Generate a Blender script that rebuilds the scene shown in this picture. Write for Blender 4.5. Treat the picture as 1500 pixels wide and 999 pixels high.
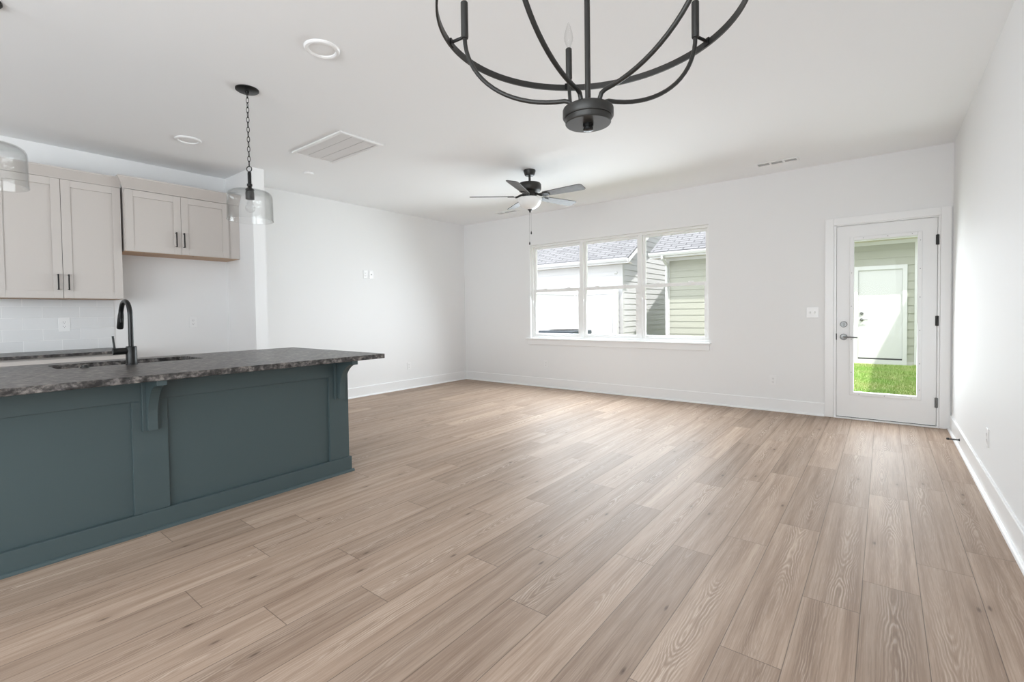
import bpy, bmesh, math, random
from mathutils import Vector, Matrix
random.seed(7)
scene = bpy.context.scene
C = scene.collection
for o in list(bpy.data.objects):
    bpy.data.objects.remove(o)

# ------------------------------------------------------------------ camera
F_PX, YAW, PITCH, ROLL, SY, CAM_H = 694.125, 0.6652, -0.0249, -0.0132, -24.42, 1.1801
cy_, sy_ = math.cos(YAW), math.sin(YAW)
cp_, sp_ = math.cos(PITCH), math.sin(PITCH)
Fv = Vector((-sy_ * cp_, cy_ * cp_, sp_))
Rv = Vector((cy_, sy_, 0))
Uv = Rv.cross(Fv)
R2 = Rv * math.cos(ROLL) + Uv * math.sin(ROLL)
U2 = -Rv * math.sin(ROLL) + Uv * math.cos(ROLL)
cam = bpy.data.cameras.new('camera')
cam_o = bpy.data.objects.new('camera', cam)
C.objects.link(cam_o)
m = Matrix.Identity(4)
for i in range(3):
    m[i][0], m[i][1], m[i][2] = R2[i], U2[i], -Fv[i]
m[2][3] = CAM_H
cam_o.matrix_world = m
cam.sensor_width = 36
cam.lens = F_PX / 1500 * 36
cam.shift_y = SY / 1500
cam.clip_start = 0.02
scene.camera = cam_o

# ------------------------------------------------------------------ light and exposure
scene.view_settings.view_transform = 'Standard'
scene.view_settings.look = 'None'
scene.view_settings.gamma = 1
scene.view_settings.exposure = 0.14
scene.view_settings.use_curve_mapping = False
world = bpy.data.worlds.new('sky')
scene.world = world
world.use_nodes = True
wn = world.node_tree
wn.nodes['Background'].inputs[0].default_value = (0.93, 0.97, 1.0, 1)
wn.nodes['Background'].inputs[1].default_value = 3.7
SUN_DIR = Vector((-1, 0.9, -2.5)).normalized()
sun = bpy.data.lights.new('sun', 'SUN')
sun.energy = 5.8
sun.angle = 0.009
sun.color = (1, 0.97, 0.92)
sun_o = bpy.data.objects.new('sun', sun)
C.objects.link(sun_o)
sun_o.rotation_euler = SUN_DIR.to_track_quat('-Z', 'Y').to_euler()


def area(name, loc, direction, sx, sy, energy, color=(1, 1, 1), spread=180):
    l = bpy.data.lights.new(name, 'AREA')
    l.shape = 'RECTANGLE'
    l.size, l.size_y = sx, sy
    l.energy = energy
    l.color = color
    l.spread = math.radians(spread)
    o = bpy.data.objects.new(name, l)
    C.objects.link(o)
    o.location = loc
    o.rotation_euler = Vector(direction).to_track_quat('-Z', 'Y').to_euler()
    return o


YF = -3.6          # wall behind the camera
# added fill lamps behind the camera, set in unseen openings made for them
area('fill_lamp_front', (-1.5, YF - 0.06, 1.45), (0, 1, 0.36), 3.5, 2.1, 84, (0.85, 0.94, 1.0))
area('fill_lamp_side', (0.58, -2.0, 1.45), (-1, 0, 0.3), 2.3, 2.1, 62, (0.85, 0.94, 1.0))
# daylight coming in through the triple window and the door glass
area('daylight_window', (-3.09, 6.163, 1.51), (0, -1, -0.40), 2.70, 1.44, 97, (0.85, 0.94, 1.0), 150)
area('daylight_door', (0.007, 6.155, 1.09), (0, -1, -0.2), 0.50, 1.58, 13, (0.89, 0.96, 1.0), 160)

cyc = scene.cycles
cyc.use_denoising = True
cyc.max_bounces = 12
cyc.diffuse_bounces = 7
cyc.glossy_bounces = 5
cyc.transmission_bounces = 10
cyc.transparent_max_bounces = 24
cyc.sample_clamp_indirect = 8
cyc.caustics_reflective = False
cyc.caustics_refractive = False


# ------------------------------------------------------------------ materials
def new_mat(name, color=(0.8, 0.8, 0.8), rough=0.5, metal=0.0, spec=0.5):
    mt = bpy.data.materials.new(name)
    mt.use_nodes = True
    b = mt.node_tree.nodes['Principled BSDF']
    b.inputs['Base Color'].default_value = (*color, 1)
    b.inputs['Roughness'].default_value = rough
    b.inputs['Metallic'].default_value = metal
    b.inputs['Specular IOR Level'].default_value = spec
    return mt


def nodes(mt):
    return mt.node_tree.nodes, mt.node_tree.links, mt.node_tree.nodes['Principled BSDF']


def bumpy(mt, scale, strength, dist=0.002, stretch=(1, 1, 1)):
    n, l, b = nodes(mt)
    tc = n.new('ShaderNodeTexCoord')
    mp = n.new('ShaderNodeMapping')
    mp.inputs['Scale'].default_value = stretch
    nz = n.new('ShaderNodeTexNoise')
    nz.inputs['Scale'].default_value = scale
    nz.inputs['Detail'].default_value = 3
    bp = n.new('ShaderNodeBump')
    bp.inputs['Strength'].default_value = strength
    bp.inputs['Distance'].default_value = dist
    l.new(tc.outputs['Object'], mp.inputs['Vector'])
    l.new(mp.outputs['Vector'], nz.inputs['Vector'])
    l.new(nz.outputs['Fac'], bp.inputs['Height'])
    l.new(bp.outputs['Normal'], b.inputs['Normal'])
    return mt


def mottled(mt, c0, c1, scale, stretch=(1, 1, 1), lo=0.35, hi=0.65, detail=4):
    n, l, b = nodes(mt)
    tc = n.new('ShaderNodeTexCoord')
    mp = n.new('ShaderNodeMapping')
    mp.inputs['Scale'].default_value = stretch
    nz = n.new('ShaderNodeTexNoise')
    nz.inputs['Scale'].default_value = scale
    nz.inputs['Detail'].default_value = detail
    rp = n.new('ShaderNodeValToRGB')
    rp.color_ramp.elements[0].position = lo
    rp.color_ramp.elements[0].color = (*c0, 1)
    rp.color_ramp.elements[1].position = hi
    rp.color_ramp.elements[1].color = (*c1, 1)
    l.new(tc.outputs['Object'], mp.inputs['Vector'])
    l.new(mp.outputs['Vector'], nz.inputs['Vector'])
    l.new(nz.outputs['Fac'], rp.inputs['Fac'])
    l.new(rp.outputs['Color'], b.inputs['Base Color'])
    return mt


M = {}
M['wall'] = bumpy(new_mat('white wall paint', (0.80, 0.80, 0.80), 0.62, spec=0.3), 220, 0.05)
M['ceiling'] = bumpy(new_mat('flat ceiling paint', (0.865, 0.875, 0.885), 0.9, spec=0.1), 180, 0.06)
M['trim'] = bumpy(new_mat('white trim enamel', (0.83, 0.83, 0.83), 0.32, spec=0.45), 60, 0.03)
M['door'] = bumpy(new_mat('white door enamel', (0.80, 0.80, 0.80), 0.35, spec=0.4), 60, 0.03)
M['vinyl'] = bumpy(new_mat('white vinyl', (0.84, 0.84, 0.83), 0.4, spec=0.4), 50, 0.02)
M['plate'] = bumpy(new_mat('white outlet plastic', (0.82, 0.82, 0.82), 0.3, spec=0.5), 90, 0.01)
M['slot'] = bumpy(new_mat('outlet slot shadow grey', (0.10, 0.10, 0.10), 0.6), 90, 0.01)
M['cab'] = bumpy(new_mat('greige cabinet paint', (0.545, 0.505, 0.475), 0.42, spec=0.4), 90, 0.03)
M['wood'] = mottled(new_mat('raw maple cabinet underside', (0.5, 0.33, 0.2), 0.5), (0.40, 0.25, 0.15), (0.55, 0.36, 0.22), 6, (12, 1, 12))
M['teal'] = bumpy(new_mat('blue green island paint', (0.058, 0.084, 0.089), 0.42, spec=0.4), 40, 0.10)
M['black'] = bumpy(new_mat('matte black metal', (0.006, 0.006, 0.006), 0.33, 0.0, 0.35), 120, 0.02)
M['bronze'] = bumpy(new_mat('dark bronze metal', (0.030, 0.029, 0.027), 0.42, 0.35, 0.5), 120, 0.02)
M['blade'] = mottled(new_mat('weathered dark fan blade', (0.1, 0.1, 0.1), 0.5), (0.075, 0.072, 0.069), (0.11, 0.107, 0.103), 5, (3, 3, 3))
M['nickel'] = bumpy(new_mat('satin nickel', (0.20, 0.20, 0.195), 0.36, 1.0), 200, 0.02)
M['steel'] = bumpy(new_mat('brushed sink steel', (0.35, 0.35, 0.35), 0.35, 1.0), 200, 0.03, stretch=(1, 20, 1))
M['chrome'] = bumpy(new_mat('bright steel', (0.7, 0.7, 0.7), 0.2, 1.0), 200, 0.01)
M['frost'] = bumpy(new_mat('frosted white glass', (0.86, 0.86, 0.85), 0.3, spec=0.5), 60, 0.01)
M['candle'] = M['bronze']
M['diffuser'] = bumpy(new_mat('white light diffuser', (0.83, 0.83, 0.83), 0.4), 60, 0.01)
M['ventdark'] = bumpy(new_mat('vent interior grey', (0.22, 0.22, 0.22), 0.7), 60, 0.01)
M['ventpale'] = bumpy(new_mat('return duct pale grey', (0.45, 0.45, 0.45), 0.8), 60, 0.01)
M['bark'] = new_mat('dark steel', (0.05, 0.05, 0.05), 0.5)
M['white_siding'] = bumpy(new_mat('white lap siding', (0.60, 0.60, 0.615), 0.6), 30, 0.05, stretch=(1, 1, 8))
M['green_siding'] = bumpy(new_mat('sage green lap siding', (0.345, 0.347, 0.298), 0.6), 30, 0.05, stretch=(1, 1, 8))
M['ext_trim'] = bumpy(new_mat('white exterior trim', (0.60, 0.60, 0.605), 0.5), 40, 0.03)
M['soffit'] = bumpy(new_mat('tan soffit', (0.55, 0.5, 0.44), 0.6), 40, 0.03)
M['acgrey'] = bumpy(new_mat('dark grey condenser steel', (0.07, 0.085, 0.10), 0.5, 0.3), 40, 0.03)
M['acpale'] = bumpy(new_mat('pale condenser louvers', (0.5, 0.5, 0.48), 0.5), 40, 0.03)
M['bounce_ground'] = mottled(new_mat('brown grey bounce ground', (0.15, 0.14, 0.12), 0.9), (0.11, 0.10, 0.09), (0.17, 0.16, 0.145), 30)
M['concrete'] = mottled(new_mat('concrete', (0.5, 0.5, 0.5), 0.8), (0.40, 0.39, 0.37), (0.5, 0.49, 0.47), 8)
M['lawn'] = mottled(new_mat('mown grass ground', (0.1, 0.2, 0.04), 0.9, spec=0.1), (0.20, 0.29, 0.09), (0.32, 0.33, 0.15), 2.2)
M['grass'] = mottled(new_mat('grass blades', (0.1, 0.2, 0.04), 0.8, spec=0.15), (0.22, 0.37, 0.085), (0.33, 0.40, 0.15), 1.6)


def thin_glass(name, tint, gloss_rough=0.02, ior=1.45, edge=None, boost=1.0):
    """A clear pane or shell: transparent with a Fresnel reflection (and a greyer look where it is seen edge-on)."""
    mt = bpy.data.materials.new(name)
    mt.use_nodes = True
    n, l = mt.node_tree.nodes, mt.node_tree.links
    n.clear()
    out = n.new('ShaderNodeOutputMaterial')
    mx = n.new('ShaderNodeMixShader')
    tr = n.new('ShaderNodeBsdfTransparent')
    gl = n.new('ShaderNodeBsdfGlossy')
    gl.inputs['Roughness'].default_value = gloss_rough
    fr = n.new('ShaderNodeLayerWeight')
    fr.inputs['Blend'].default_value = 0.5
    pw = n.new('ShaderNodeMath'); pw.operation = 'POWER'; pw.inputs[1].default_value = 5.0
    l.new(fr.outputs['Facing'], pw.inputs[0])
    ad = n.new('ShaderNodeMath'); ad.operation = 'MULTIPLY_ADD'; ad.inputs[1].default_value = 0.6; ad.inputs[2].default_value = ((ior - 1) / (ior + 1)) ** 2
    l.new(pw.outputs[0], ad.inputs[0])
    tr.inputs['Color'].default_value = (*tint, 1)
    if edge is not None:
        lw = n.new('ShaderNodeLayerWeight')
        lw.inputs['Blend'].default_value = 0.35
        mc = n.new('ShaderNodeMix')
        mc.data_type = 'RGBA'
        mc.inputs['A'].default_value = (*tint, 1)
        mc.inputs['B'].default_value = (*edge, 1)
        l.new(lw.outputs['Facing'], mc.inputs['Factor'])
        l.new(mc.outputs['Result'], tr.inputs['Color'])
    mul = n.new('ShaderNodeMath')
    mul.operation = 'MULTIPLY'
    mul.inputs[1].default_value = boost
    mul.use_clamp = True
    l.new(ad.outputs[0], mul.inputs[0])
    l.new(mul.outputs[0], mx.inputs['Fac'])
    l.new(tr.outputs[0], mx.inputs[1])
    l.new(gl.outputs[0], mx.inputs[2])
    l.new(mx.outputs[0], out.inputs['Surface'])
    return mt


M['pane'] = thin_glass('window pane glass', (0.985, 0.99, 0.992), 0.0, 1.3, boost=0.25)
M['shade_glass'] = thin_glass('seeded clear shade glass', (0.98, 0.982, 0.98), 0.03, 1.42, edge=(0.80, 0.805, 0.80))
_n = M['shade_glass'].node_tree.nodes
_tc = _n.new('ShaderNodeTexCoord'); _nz = _n.new('ShaderNodeTexNoise'); _bp = _n.new('ShaderNodeBump')
_nz.inputs['Scale'].default_value = 40
_bp.inputs['Strength'].default_value = 0.35
_bp.inputs['Distance'].default_value = 0.003
_l = M['shade_glass'].node_tree.links
_l.new(_tc.outputs['Object'], _nz.inputs['Vector'])
_l.new(_nz.outputs['Fac'], _bp.inputs['Height'])
for _x in _n:
    if _x.type in ('BSDF_GLOSSY',):
        _l.new(_bp.outputs['Normal'], _x.inputs['Normal'])
M['bulb_glass'] = thin_glass('clear bulb glass', (0.97, 0.97, 0.97), 0.02, 1.4, edge=(0.84, 0.84, 0.84), boost=0.5)


def granite():
    mt = new_mat('leathered grey granite', (0.06, 0.06, 0.06), 0.34, spec=0.5)
    n, l, b = nodes(mt)
    tc = n.new('ShaderNodeTexCoord')
    mp = n.new('ShaderNodeMapping')
    mp.inputs['Scale'].default_value = (1.0, 0.8, 1.0)
    n1 = n.new('ShaderNodeTexNoise'); n1.inputs['Scale'].default_value = 34; n1.inputs['Detail'].default_value = 6; n1.inputs['Roughness'].default_value = 0.65
    n2 = n.new('ShaderNodeTexNoise'); n2.inputs['Scale'].default_value = 9; n2.inputs['Detail'].default_value = 4
    r1 = n.new('ShaderNodeValToRGB')
    e = r1.color_ramp.elements
    e[0].position = 0.40; e[0].color = (0.014, 0.013, 0.013, 1)
    e[1].position = 0.64; e[1].color = (0.22, 0.205, 0.195, 1)
    x = e.new(0.52); x.color = (0.068, 0.064, 0.062, 1)
    r2 = n.new('ShaderNodeValToRGB')
    r2.color_ramp.elements[0].position = 0.3; r2.color_ramp.elements[0].color = (0.72, 0.72, 0.74, 1)
    r2.color_ramp.elements[1].position = 0.7; r2.color_ramp.elements[1].color = (1.25, 1.2, 1.15, 1)
    mx = n.new('ShaderNodeMix'); mx.data_type = 'RGBA'; mx.blend_type = 'MULTIPLY'; mx.inputs['Factor'].default_value = 1
    l.new(tc.outputs['Object'], mp.inputs['Vector'])
    for k in (n1, n2):
        l.new(mp.outputs['Vector'], k.inputs['Vector'])
    l.new(n1.outputs['Fac'], r1.inputs['Fac'])
    l.new(n2.outputs['Fac'], r2.inputs['Fac'])
    l.new(r1.outputs['Color'], mx.inputs['A'])
    l.new(r2.outputs['Color'], mx.inputs['B'])
    l.new(mx.outputs['Result'], b.inputs['Base Color'])
    bp = n.new('ShaderNodeBump'); bp.inputs['Strength'].default_value = 0.35; bp.inputs['Distance'].default_value = 0.003
    l.new(n1.outputs['Fac'], bp.inputs['Height'])
    l.new(bp.outputs['Normal'], b.inputs['Normal'])
    return mt


M['granite'] = granite()


def shingles():
    mt = new_mat('pale grey roof shingles', (0.5, 0.5, 0.5), 0.85, spec=0.2)
    n, l, b = nodes(mt)
    uv = n.new('ShaderNodeUVMap')
    bk = n.new('ShaderNodeTexBrick')
    bk.inputs['Scale'].default_value = 1
    bk.inputs['Brick Width'].default_value = 0.42
    bk.inputs['Row Height'].default_value = 0.15
    bk.inputs['Mortar Size'].default_value = 0.020
    bk.inputs['Mortar Smooth'].default_value = 0.3
    bk.inputs['Bias'].default_value = -0.35
    bk.inputs['Color1'].default_value = (0.16, 0.16, 0.168, 1)
    bk.inputs['Color2'].default_value = (0.11, 0.11, 0.118, 1)
    bk.inputs['Mortar'].default_value = (0.07, 0.07, 0.076, 1)
    bk.offset = 0.43
    l.new(uv.outputs[0], bk.inputs['Vector'])
    l.new(bk.outputs['Color'], b.inputs['Base Color'])
    return mt


M['shingle'] = shingles()


def tiles():
    mt = new_mat('glossy white tile', (0.74, 0.74, 0.745), 0.16, spec=0.5)
    n, l, b = nodes(mt)
    uv = n.new('ShaderNodeUVMap')
    bk = n.new('ShaderNodeTexBrick')
    bk.inputs['Scale'].default_value = 1
    bk.inputs['Brick Width'].default_value = 0.25
    bk.inputs['Row Height'].default_value = 0.10
    bk.inputs['Mortar Size'].default_value = 0.0018
    bk.inputs['Mortar Smooth'].default_value = 0.1
    bk.inputs['Color1'].default_value = (0.73, 0.735, 0.74, 1)
    bk.inputs['Color2'].default_value = (0.69, 0.695, 0.70, 1)
    bk.inputs['Mortar'].default_value = (0.86, 0.86, 0.86, 1)
    bk.offset = 0.5
    l.new(uv.outputs[0], bk.inputs['Vector'])
    l.new(bk.outputs['Color'], b.inputs['Base Color'])
    bp = n.new('ShaderNodeBump'); bp.invert = True
    bp.inputs['Strength'].default_value = 0.6; bp.inputs['Distance'].default_value = 0.002
    l.new(bk.outputs['Fac'], bp.inputs['Height'])
    l.new(bp.outputs['Normal'], b.inputs['Normal'])
    return mt


M['tile'] = tiles()

PLANK_W, PLANK_L = 0.191, 1.21


def oak_planks():
    """Limed oak vinyl planks: UV is metres within the plank, the attribute 'plank' a random triple for each plank."""
    mt = new_mat('limed oak planks', (0.4, 0.3, 0.25), 0.46, spec=0.15)
    n, l, b = nodes(mt)

    def math_(op, a, c=None, clamp=False):
        k = n.new('ShaderNodeMath'); k.operation = op; k.use_clamp = clamp
        for i, v in enumerate((a, c)):
            if v is None:
                continue
            if isinstance(v, (int, float)):
                k.inputs[i].default_value = v
            else:
                l.new(v, k.inputs[i])
        return k.outputs[0]

    def ramp(fac, *stops):
        r = n.new('ShaderNodeValToRGB')
        el = r.color_ramp.elements
        el[0].position, el[0].color = stops[0][0], (*stops[0][1], 1)
        el[1].position, el[1].color = stops[-1][0], (*stops[-1][1], 1)
        for p, c in stops[1:-1]:
            el.new(p).color = (*c, 1)
        l.new(fac, r.inputs['Fac'])
        return r.outputs['Color']

    def mix(fac, a, c, mode='MIX'):
        k = n.new('ShaderNodeMix'); k.data_type = 'RGBA'; k.blend_type = mode
        if isinstance(fac, (int, float)):
            k.inputs['Factor'].default_value = fac
        else:
            l.new(fac, k.inputs['Factor'])
        for nm, v in (('A', a), ('B', c)):
            if isinstance(v, tuple):
                k.inputs[nm].default_value = (*v, 1)
            else:
                l.new(v, k.inputs[nm])
        return k.outputs['Result']

    def noise(vec, scale, detail=2, rough=0.5, dist=0):
        k = n.new('ShaderNodeTexNoise')
        k.inputs['Scale'].default_value = scale; k.inputs['Detail'].default_value = detail
        k.inputs['Roughness'].default_value = rough; k.inputs['Distortion'].default_value = dist
        l.new(vec, k.inputs['Vector'])
        return k.outputs['Fac']

    uv = n.new('ShaderNodeUVMap')
    at = n.new('ShaderNodeAttribute'); at.attribute_name = 'plank'
    su = n.new('ShaderNodeSeparateXYZ'); l.new(uv.outputs[0], su.inputs[0])
    sa = n.new('ShaderNodeSeparateColor'); l.new(at.outputs['Color'], sa.inputs[0])
    u, v = su.outputs['X'], su.outputs['Y']
    r0, r1, r2 = sa.outputs[0], sa.outputs[1], sa.outputs[2]

    def coords(sx, sy):
        k = n.new('ShaderNodeCombineXYZ')
        l.new(math_('MULTIPLY', u, sx), k.inputs['X'])
        l.new(math_('ADD', math_('MULTIPLY', v, sy), math_('MULTIPLY', r1, 37.0)), k.inputs['Y'])
        l.new(math_('MULTIPLY', r0, 91.0), k.inputs['Z'])
        return k.outputs[0]

    # growth rings: nested arches about a line near the middle of each plank, wandering along it
    cu = math_('ADD', math_('SUBTRACT', u, PLANK_W / 2), math_('MULTIPLY', math_('SUBTRACT', r1, 0.5), 0.07))
    arch = math_('SQRT', math_('ADD', math_('MULTIPLY', math_('MULTIPLY', cu, cu), 36.0), 0.006))
    slow = noise(coords(0.0, 1.15), 1.0, 2, 0.45)
    wob = noise(coords(16, 3.2), 1.0, 3, 0.55)
    fld = math_('ADD', arch, math_('ADD', math_('MULTIPLY', slow, 1.15), math_('MULTIPLY', wob, 0.22)))
    ring = math_('MULTIPLY', math_('ADD', math_('SINE', math_('MULTIPLY', fld, 118.0)), 1.0), 0.5)
    mid = math_('SUBTRACT', 1.0, math_('MULTIPLY', math_('MULTIPLY', cu, cu), 260.0), True)
    patch = noise(coords(5, 1.1), 1.0, 2)
    fine = noise(coords(330, 7.0), 1.0, 3, 0.6)
    grain = noise(coords(120, 2.2), 1.0, 3, 0.6)
    streak = noise(coords(24, 0.8), 1.0, 4, 0.6)
    broad = noise(coords(9, 0.7), 1.0, 2)
    base = ramp(streak, (0.28, (0.215, 0.146, 0.105)), (0.5, (0.355, 0.262, 0.200)), (0.70, (0.445, 0.344, 0.272)))
    base = mix(math_('MULTIPLY', broad, 0.4), base, (0.41, 0.316, 0.249))
    gd = ramp(grain, (0.30, (1, 1, 1)), (0.50, (0, 0, 0)))
    base = mix(math_('MULTIPLY', gd, 0.40), base, (0.195, 0.132, 0.094))
    # pale limed grain lines with darker wood beside them
    fig = math_('MULTIPLY', mid, ramp(patch, (0.42, (0.10, 0.10, 0.10)), (0.66, (0.95, 0.95, 0.95))))
    lim = ramp(ring, (0.66, (0, 0, 0)), (0.94, (1, 1, 1)))
    drk = ramp(ring, (0.08, (1, 1, 1)), (0.50, (0, 0, 0)))
    brk = ramp(fine, (0.34, (0.1, 0.1, 0.1)), (0.54, (1, 1, 1)))
    col = mix(math_('MULTIPLY', math_('MULTIPLY', drk, fig), 0.55), base, (0.195, 0.136, 0.103))
    col = mix(math_('MULTIPLY', math_('MULTIPLY', math_('MULTIPLY', lim, fig), brk), 0.58), col, (0.62, 0.52, 0.44))
    # fine pores
    por = ramp(fine, (0.33, (1, 1, 1)), (0.46, (0, 0, 0)))
    col = mix(math_('MULTIPLY', por, 0.30), col, (0.19, 0.135, 0.10))
    hil = ramp(fine, (0.56, (0, 0, 0)), (0.70, (1, 1, 1)))
    col = mix(math_('MULTIPLY', hil, 0.30), col, (0.58, 0.48, 0.41))
    # knots
    kc = n.new('ShaderNodeCombineXYZ')
    l.new(math_('ADD', math_('MULTIPLY', u, 5.2), math_('MULTIPLY', r0, 53.0)), kc.inputs['X'])
    l.new(math_('ADD', math_('MULTIPLY', v, 1.7), math_('MULTIPLY', r1, 37.0)), kc.inputs['Y'])
    vo = n.new('ShaderNodeTexVoronoi'); vo.voronoi_dimensions = '2D'; vo.inputs['Scale'].default_value = 1.0
    l.new(kc.outputs[0], vo.inputs['Vector'])
    sc = n.new('ShaderNodeSeparateColor'); l.new(vo.outputs['Color'], sc.inputs[0])
    has = math_('GREATER_THAN', sc.outputs[0], 0.72)
    kw = math_('ADD', vo.outputs['Distance'], math_('MULTIPLY', math_('SUBTRACT', fine, 0.5), 0.05))
    kn = math_('MULTIPLY', has, math_('SUBTRACT', 1.25, math_('MULTIPLY', kw, 27.0), True))
    halo = math_('MULTIPLY', has, math_('SUBTRACT', 1.0, math_('MULTIPLY', vo.outputs['Distance'], 5.5), True))
    col = mix(math_('MULTIPLY', halo, 0.42), col, (0.20, 0.14, 0.105))
    col = mix(math_('MULTIPLY', kn, 0.72), col, (0.085, 0.055, 0.04))
    # plank tone
    tone = ramp(r2, (0.0, (0.85, 0.84, 0.835)), (0.5, (1.0, 0.99, 0.985)), (1.0, (1.13, 1.125, 1.12)))
    col = mix(1.0, col, tone, 'MULTIPLY')
    # seams
    eu = math_('MINIMUM', u, math_('SUBTRACT', PLANK_W, u))
    ev = math_('MINIMUM', v, math_('SUBTRACT', PLANK_L, v))
    es = math_('MINIMUM', eu, ev)
    seam = math_('SUBTRACT', 1.0, math_('MULTIPLY', es, 1 / 0.0024), True)
    col = mix(math_('MULTIPLY', seam, 0.88), col, (0.09, 0.065, 0.05))
    l.new(col, b.inputs['Base Color'])
    bp = n.new('ShaderNodeBump'); bp.inputs['Strength'].default_value = 0.22; bp.inputs['Distance'].default_value = 0.0012
    l.new(math_('SUBTRACT', fine, math_('MULTIPLY', seam, 2.0)), bp.inputs['Height'])
    l.new(bp.outputs['Normal'], b.inputs['Normal'])
    l.new(math_('ADD', 0.44, math_('MULTIPLY', fine, 0.12)), b.inputs['Roughness'])
    return mt


M['floor'] = oak_planks()


# ------------------------------------------------------------------ builders
def origin_of(o):
    v = Vector((0, 0, 0))
    while o is not None:
        v += o.location
        o = o.parent
    return v


class MB:
    """Collects shapes in world metres; build() links them as ONE mesh object."""

    def __init__(self):
        self.v, self.f, self.mi = [], [], []

    def add(self, vs, fs, mi=0):
        k = len(self.v)
        self.v += [Vector(p) for p in vs]
        self.f += [tuple(i + k for i in f) for f in fs]
        self.mi += [mi] * len(fs)
        return self

    def box(self, x0, x1, y0, y1, z0, z1, mi=0):
        x0, x1 = sorted((x0, x1)); y0, y1 = sorted((y0, y1)); z0, z1 = sorted((z0, z1))
        vs = [(x, y, z) for z in (z0, z1) for y in (y0, y1) for x in (x0, x1)]
        return self.add(vs, [(0, 2, 3, 1), (4, 5, 7, 6), (0, 1, 5, 4), (2, 6, 7, 3), (0, 4, 6, 2), (1, 3, 7, 5)], mi)

    def prism(self, poly, axis, a, b, mi=0):
        """poly: 2-D outline in the two other axes (x<y<z order), extruded along axis from a to b."""
        n = len(poly)
        def put(p, t):
            q = list(p); q.insert('xyz'.index(axis), t); return q
        vs = [put(p, a) for p in poly] + [put(p, b) for p in poly]
        fs = [tuple(range(n)), tuple(reversed(range(n, 2 * n)))]
        fs += [(i, n + i, n + (i + 1) % n, (i + 1) % n) for i in range(n)]
        return self.add(vs, fs, mi)

    def lathe(self, prof, c, n=32, axis='z', mi=0, closed=False):
        """prof: (radius, height along axis) from one end to the other."""
        ax = 'xyz'.index(axis)
        vs, fs = [], []
        for r, h in prof:
            for k in range(n):
                t = 2 * math.pi * k / n
                p = [r * math.cos(t), r * math.sin(t)]
                p.insert(ax, h)
                vs.append([p[i] + c[i] for i in range(3)])
        m_ = len(prof)
        for i in range(m_ if closed else m_ - 1):
            j = (i + 1) % m_
            for k in range(n):
                fs.append((i * n + k, i * n + (k + 1) % n, j * n + (k + 1) % n, j * n + k))
        if not closed:
            if prof[0][0] > 1e-6: fs.append(tuple(reversed(range(n))))
            if prof[-1][0] > 1e-6: fs.append(tuple(range((m_ - 1) * n, m_ * n)))
        return self.add(vs, fs, mi)

    def tube(self, pts, r, n=12, closed=False, mi=0):
        pts = [Vector(p) for p in pts]
        m_ = len(pts)
        rs = r if isinstance(r, (list, tuple)) else [r] * m_
        vs, fs = [], []
        prev = None
        for i, p in enumerate(pts):
            if closed:
                t = (pts[(i + 1) % m_] - pts[i - 1]).normalized()
            else:
                t = (pts[min(i + 1, m_ - 1)] - pts[max(i - 1, 0)]).normalized()
            if prev is None:
                a = t.cross(Vector((0, 0, 1)))
                if a.length < 1e-4: a = t.cross(Vector((1, 0, 0)))
            else:
                a = prev - t * prev.dot(t)
            a.normalize(); prev = a
            b = t.cross(a)
            for k in range(n):
                q = 2 * math.pi * k / n
                vs.append(p + (a * math.cos(q) + b * math.sin(q)) * rs[i])
        for i in range(m_ if closed else m_ - 1):
            j = (i + 1) % m_
            for k in range(n):
                fs.append((i * n + k, j * n + k, j * n + (k + 1) % n, i * n + (k + 1) % n))
        if not closed:
            fs.append(tuple(range(n)))
            fs.append(tuple(reversed(range((m_ - 1) * n, m_ * n))))
        return self.add(vs, fs, mi)

    def build(self, name, mats, parent=None, at=None, bevel=0.0, smooth=False, seg=2, uv=False, xf=None):
        org = origin_of(parent) if parent is not None else Vector(at or (0, 0, 0))
        me = bpy.data.meshes.new(name)
        vs = self.v
        if xf is not None:
            vs = [xf @ p for p in vs]
        me.from_pydata([tuple(p - org) for p in vs], [], self.f)
        if not isinstance(mats, (list, tuple)): mats = [mats]
        for k in mats: me.materials.append(M[k] if isinstance(k, str) else k)
        for p, i in zip(me.polygons, self.mi): p.material_index = i
        bm = bmesh.new(); bm.from_mesh(me)
        if smooth: bmesh.ops.remove_doubles(bm, verts=bm.verts, dist=1e-6)
        bmesh.ops.recalc_face_normals(bm, faces=bm.faces)
        bm.to_mesh(me); bm.free()
        if uv:
            lay = me.uv_layers.new(name='UVMap')
            for p in me.polygons:
                nn = p.normal
                t = Vector((0, 0, 1)).cross(nn)
                t = Vector((1, 0, 0)) if t.length < 0.05 else t.normalized()
                if t.x < -0.5 or t.y < -0.5: t = -t
                b = nn.cross(t)
                if b.z < 0: b = -b
                for li in p.loop_indices:
                    co = me.vertices[me.loops[li].vertex_index].co + org
                    lay.data[li].uv = (co.dot(t), co.dot(b))
        if smooth:
            me.polygons.foreach_set('use_smooth', [True] * len(me.polygons))
            me.set_sharp_from_angle(angle=math.radians(38))
        o = bpy.data.objects.new(name, me)
        C.objects.link(o)
        if parent is not None:
            o.parent = parent
        else:
            o.location = org
        if bevel:
            bv = o.modifiers.new('bevel', 'BEVEL')
            bv.width = bevel; bv.segments = seg; bv.limit_method = 'ANGLE'; bv.angle_limit = math.radians(40)
        return o


def tag(o, label, cat, group=None, kind=None):
    if label: o['label'] = label
    if cat: o['category'] = cat
    if group: o['group'] = group
    if kind: o['kind'] = kind
    return o


def thing(name, label, cat, loc, group=None):
    o = bpy.data.objects.new(name, None)
    o.empty_display_size = 0.05
    C.objects.link(o)
    o.location = loc
    return tag(o, label, cat, group)


def structure(o):
    o['kind'] = 'structure'
    return o


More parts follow.
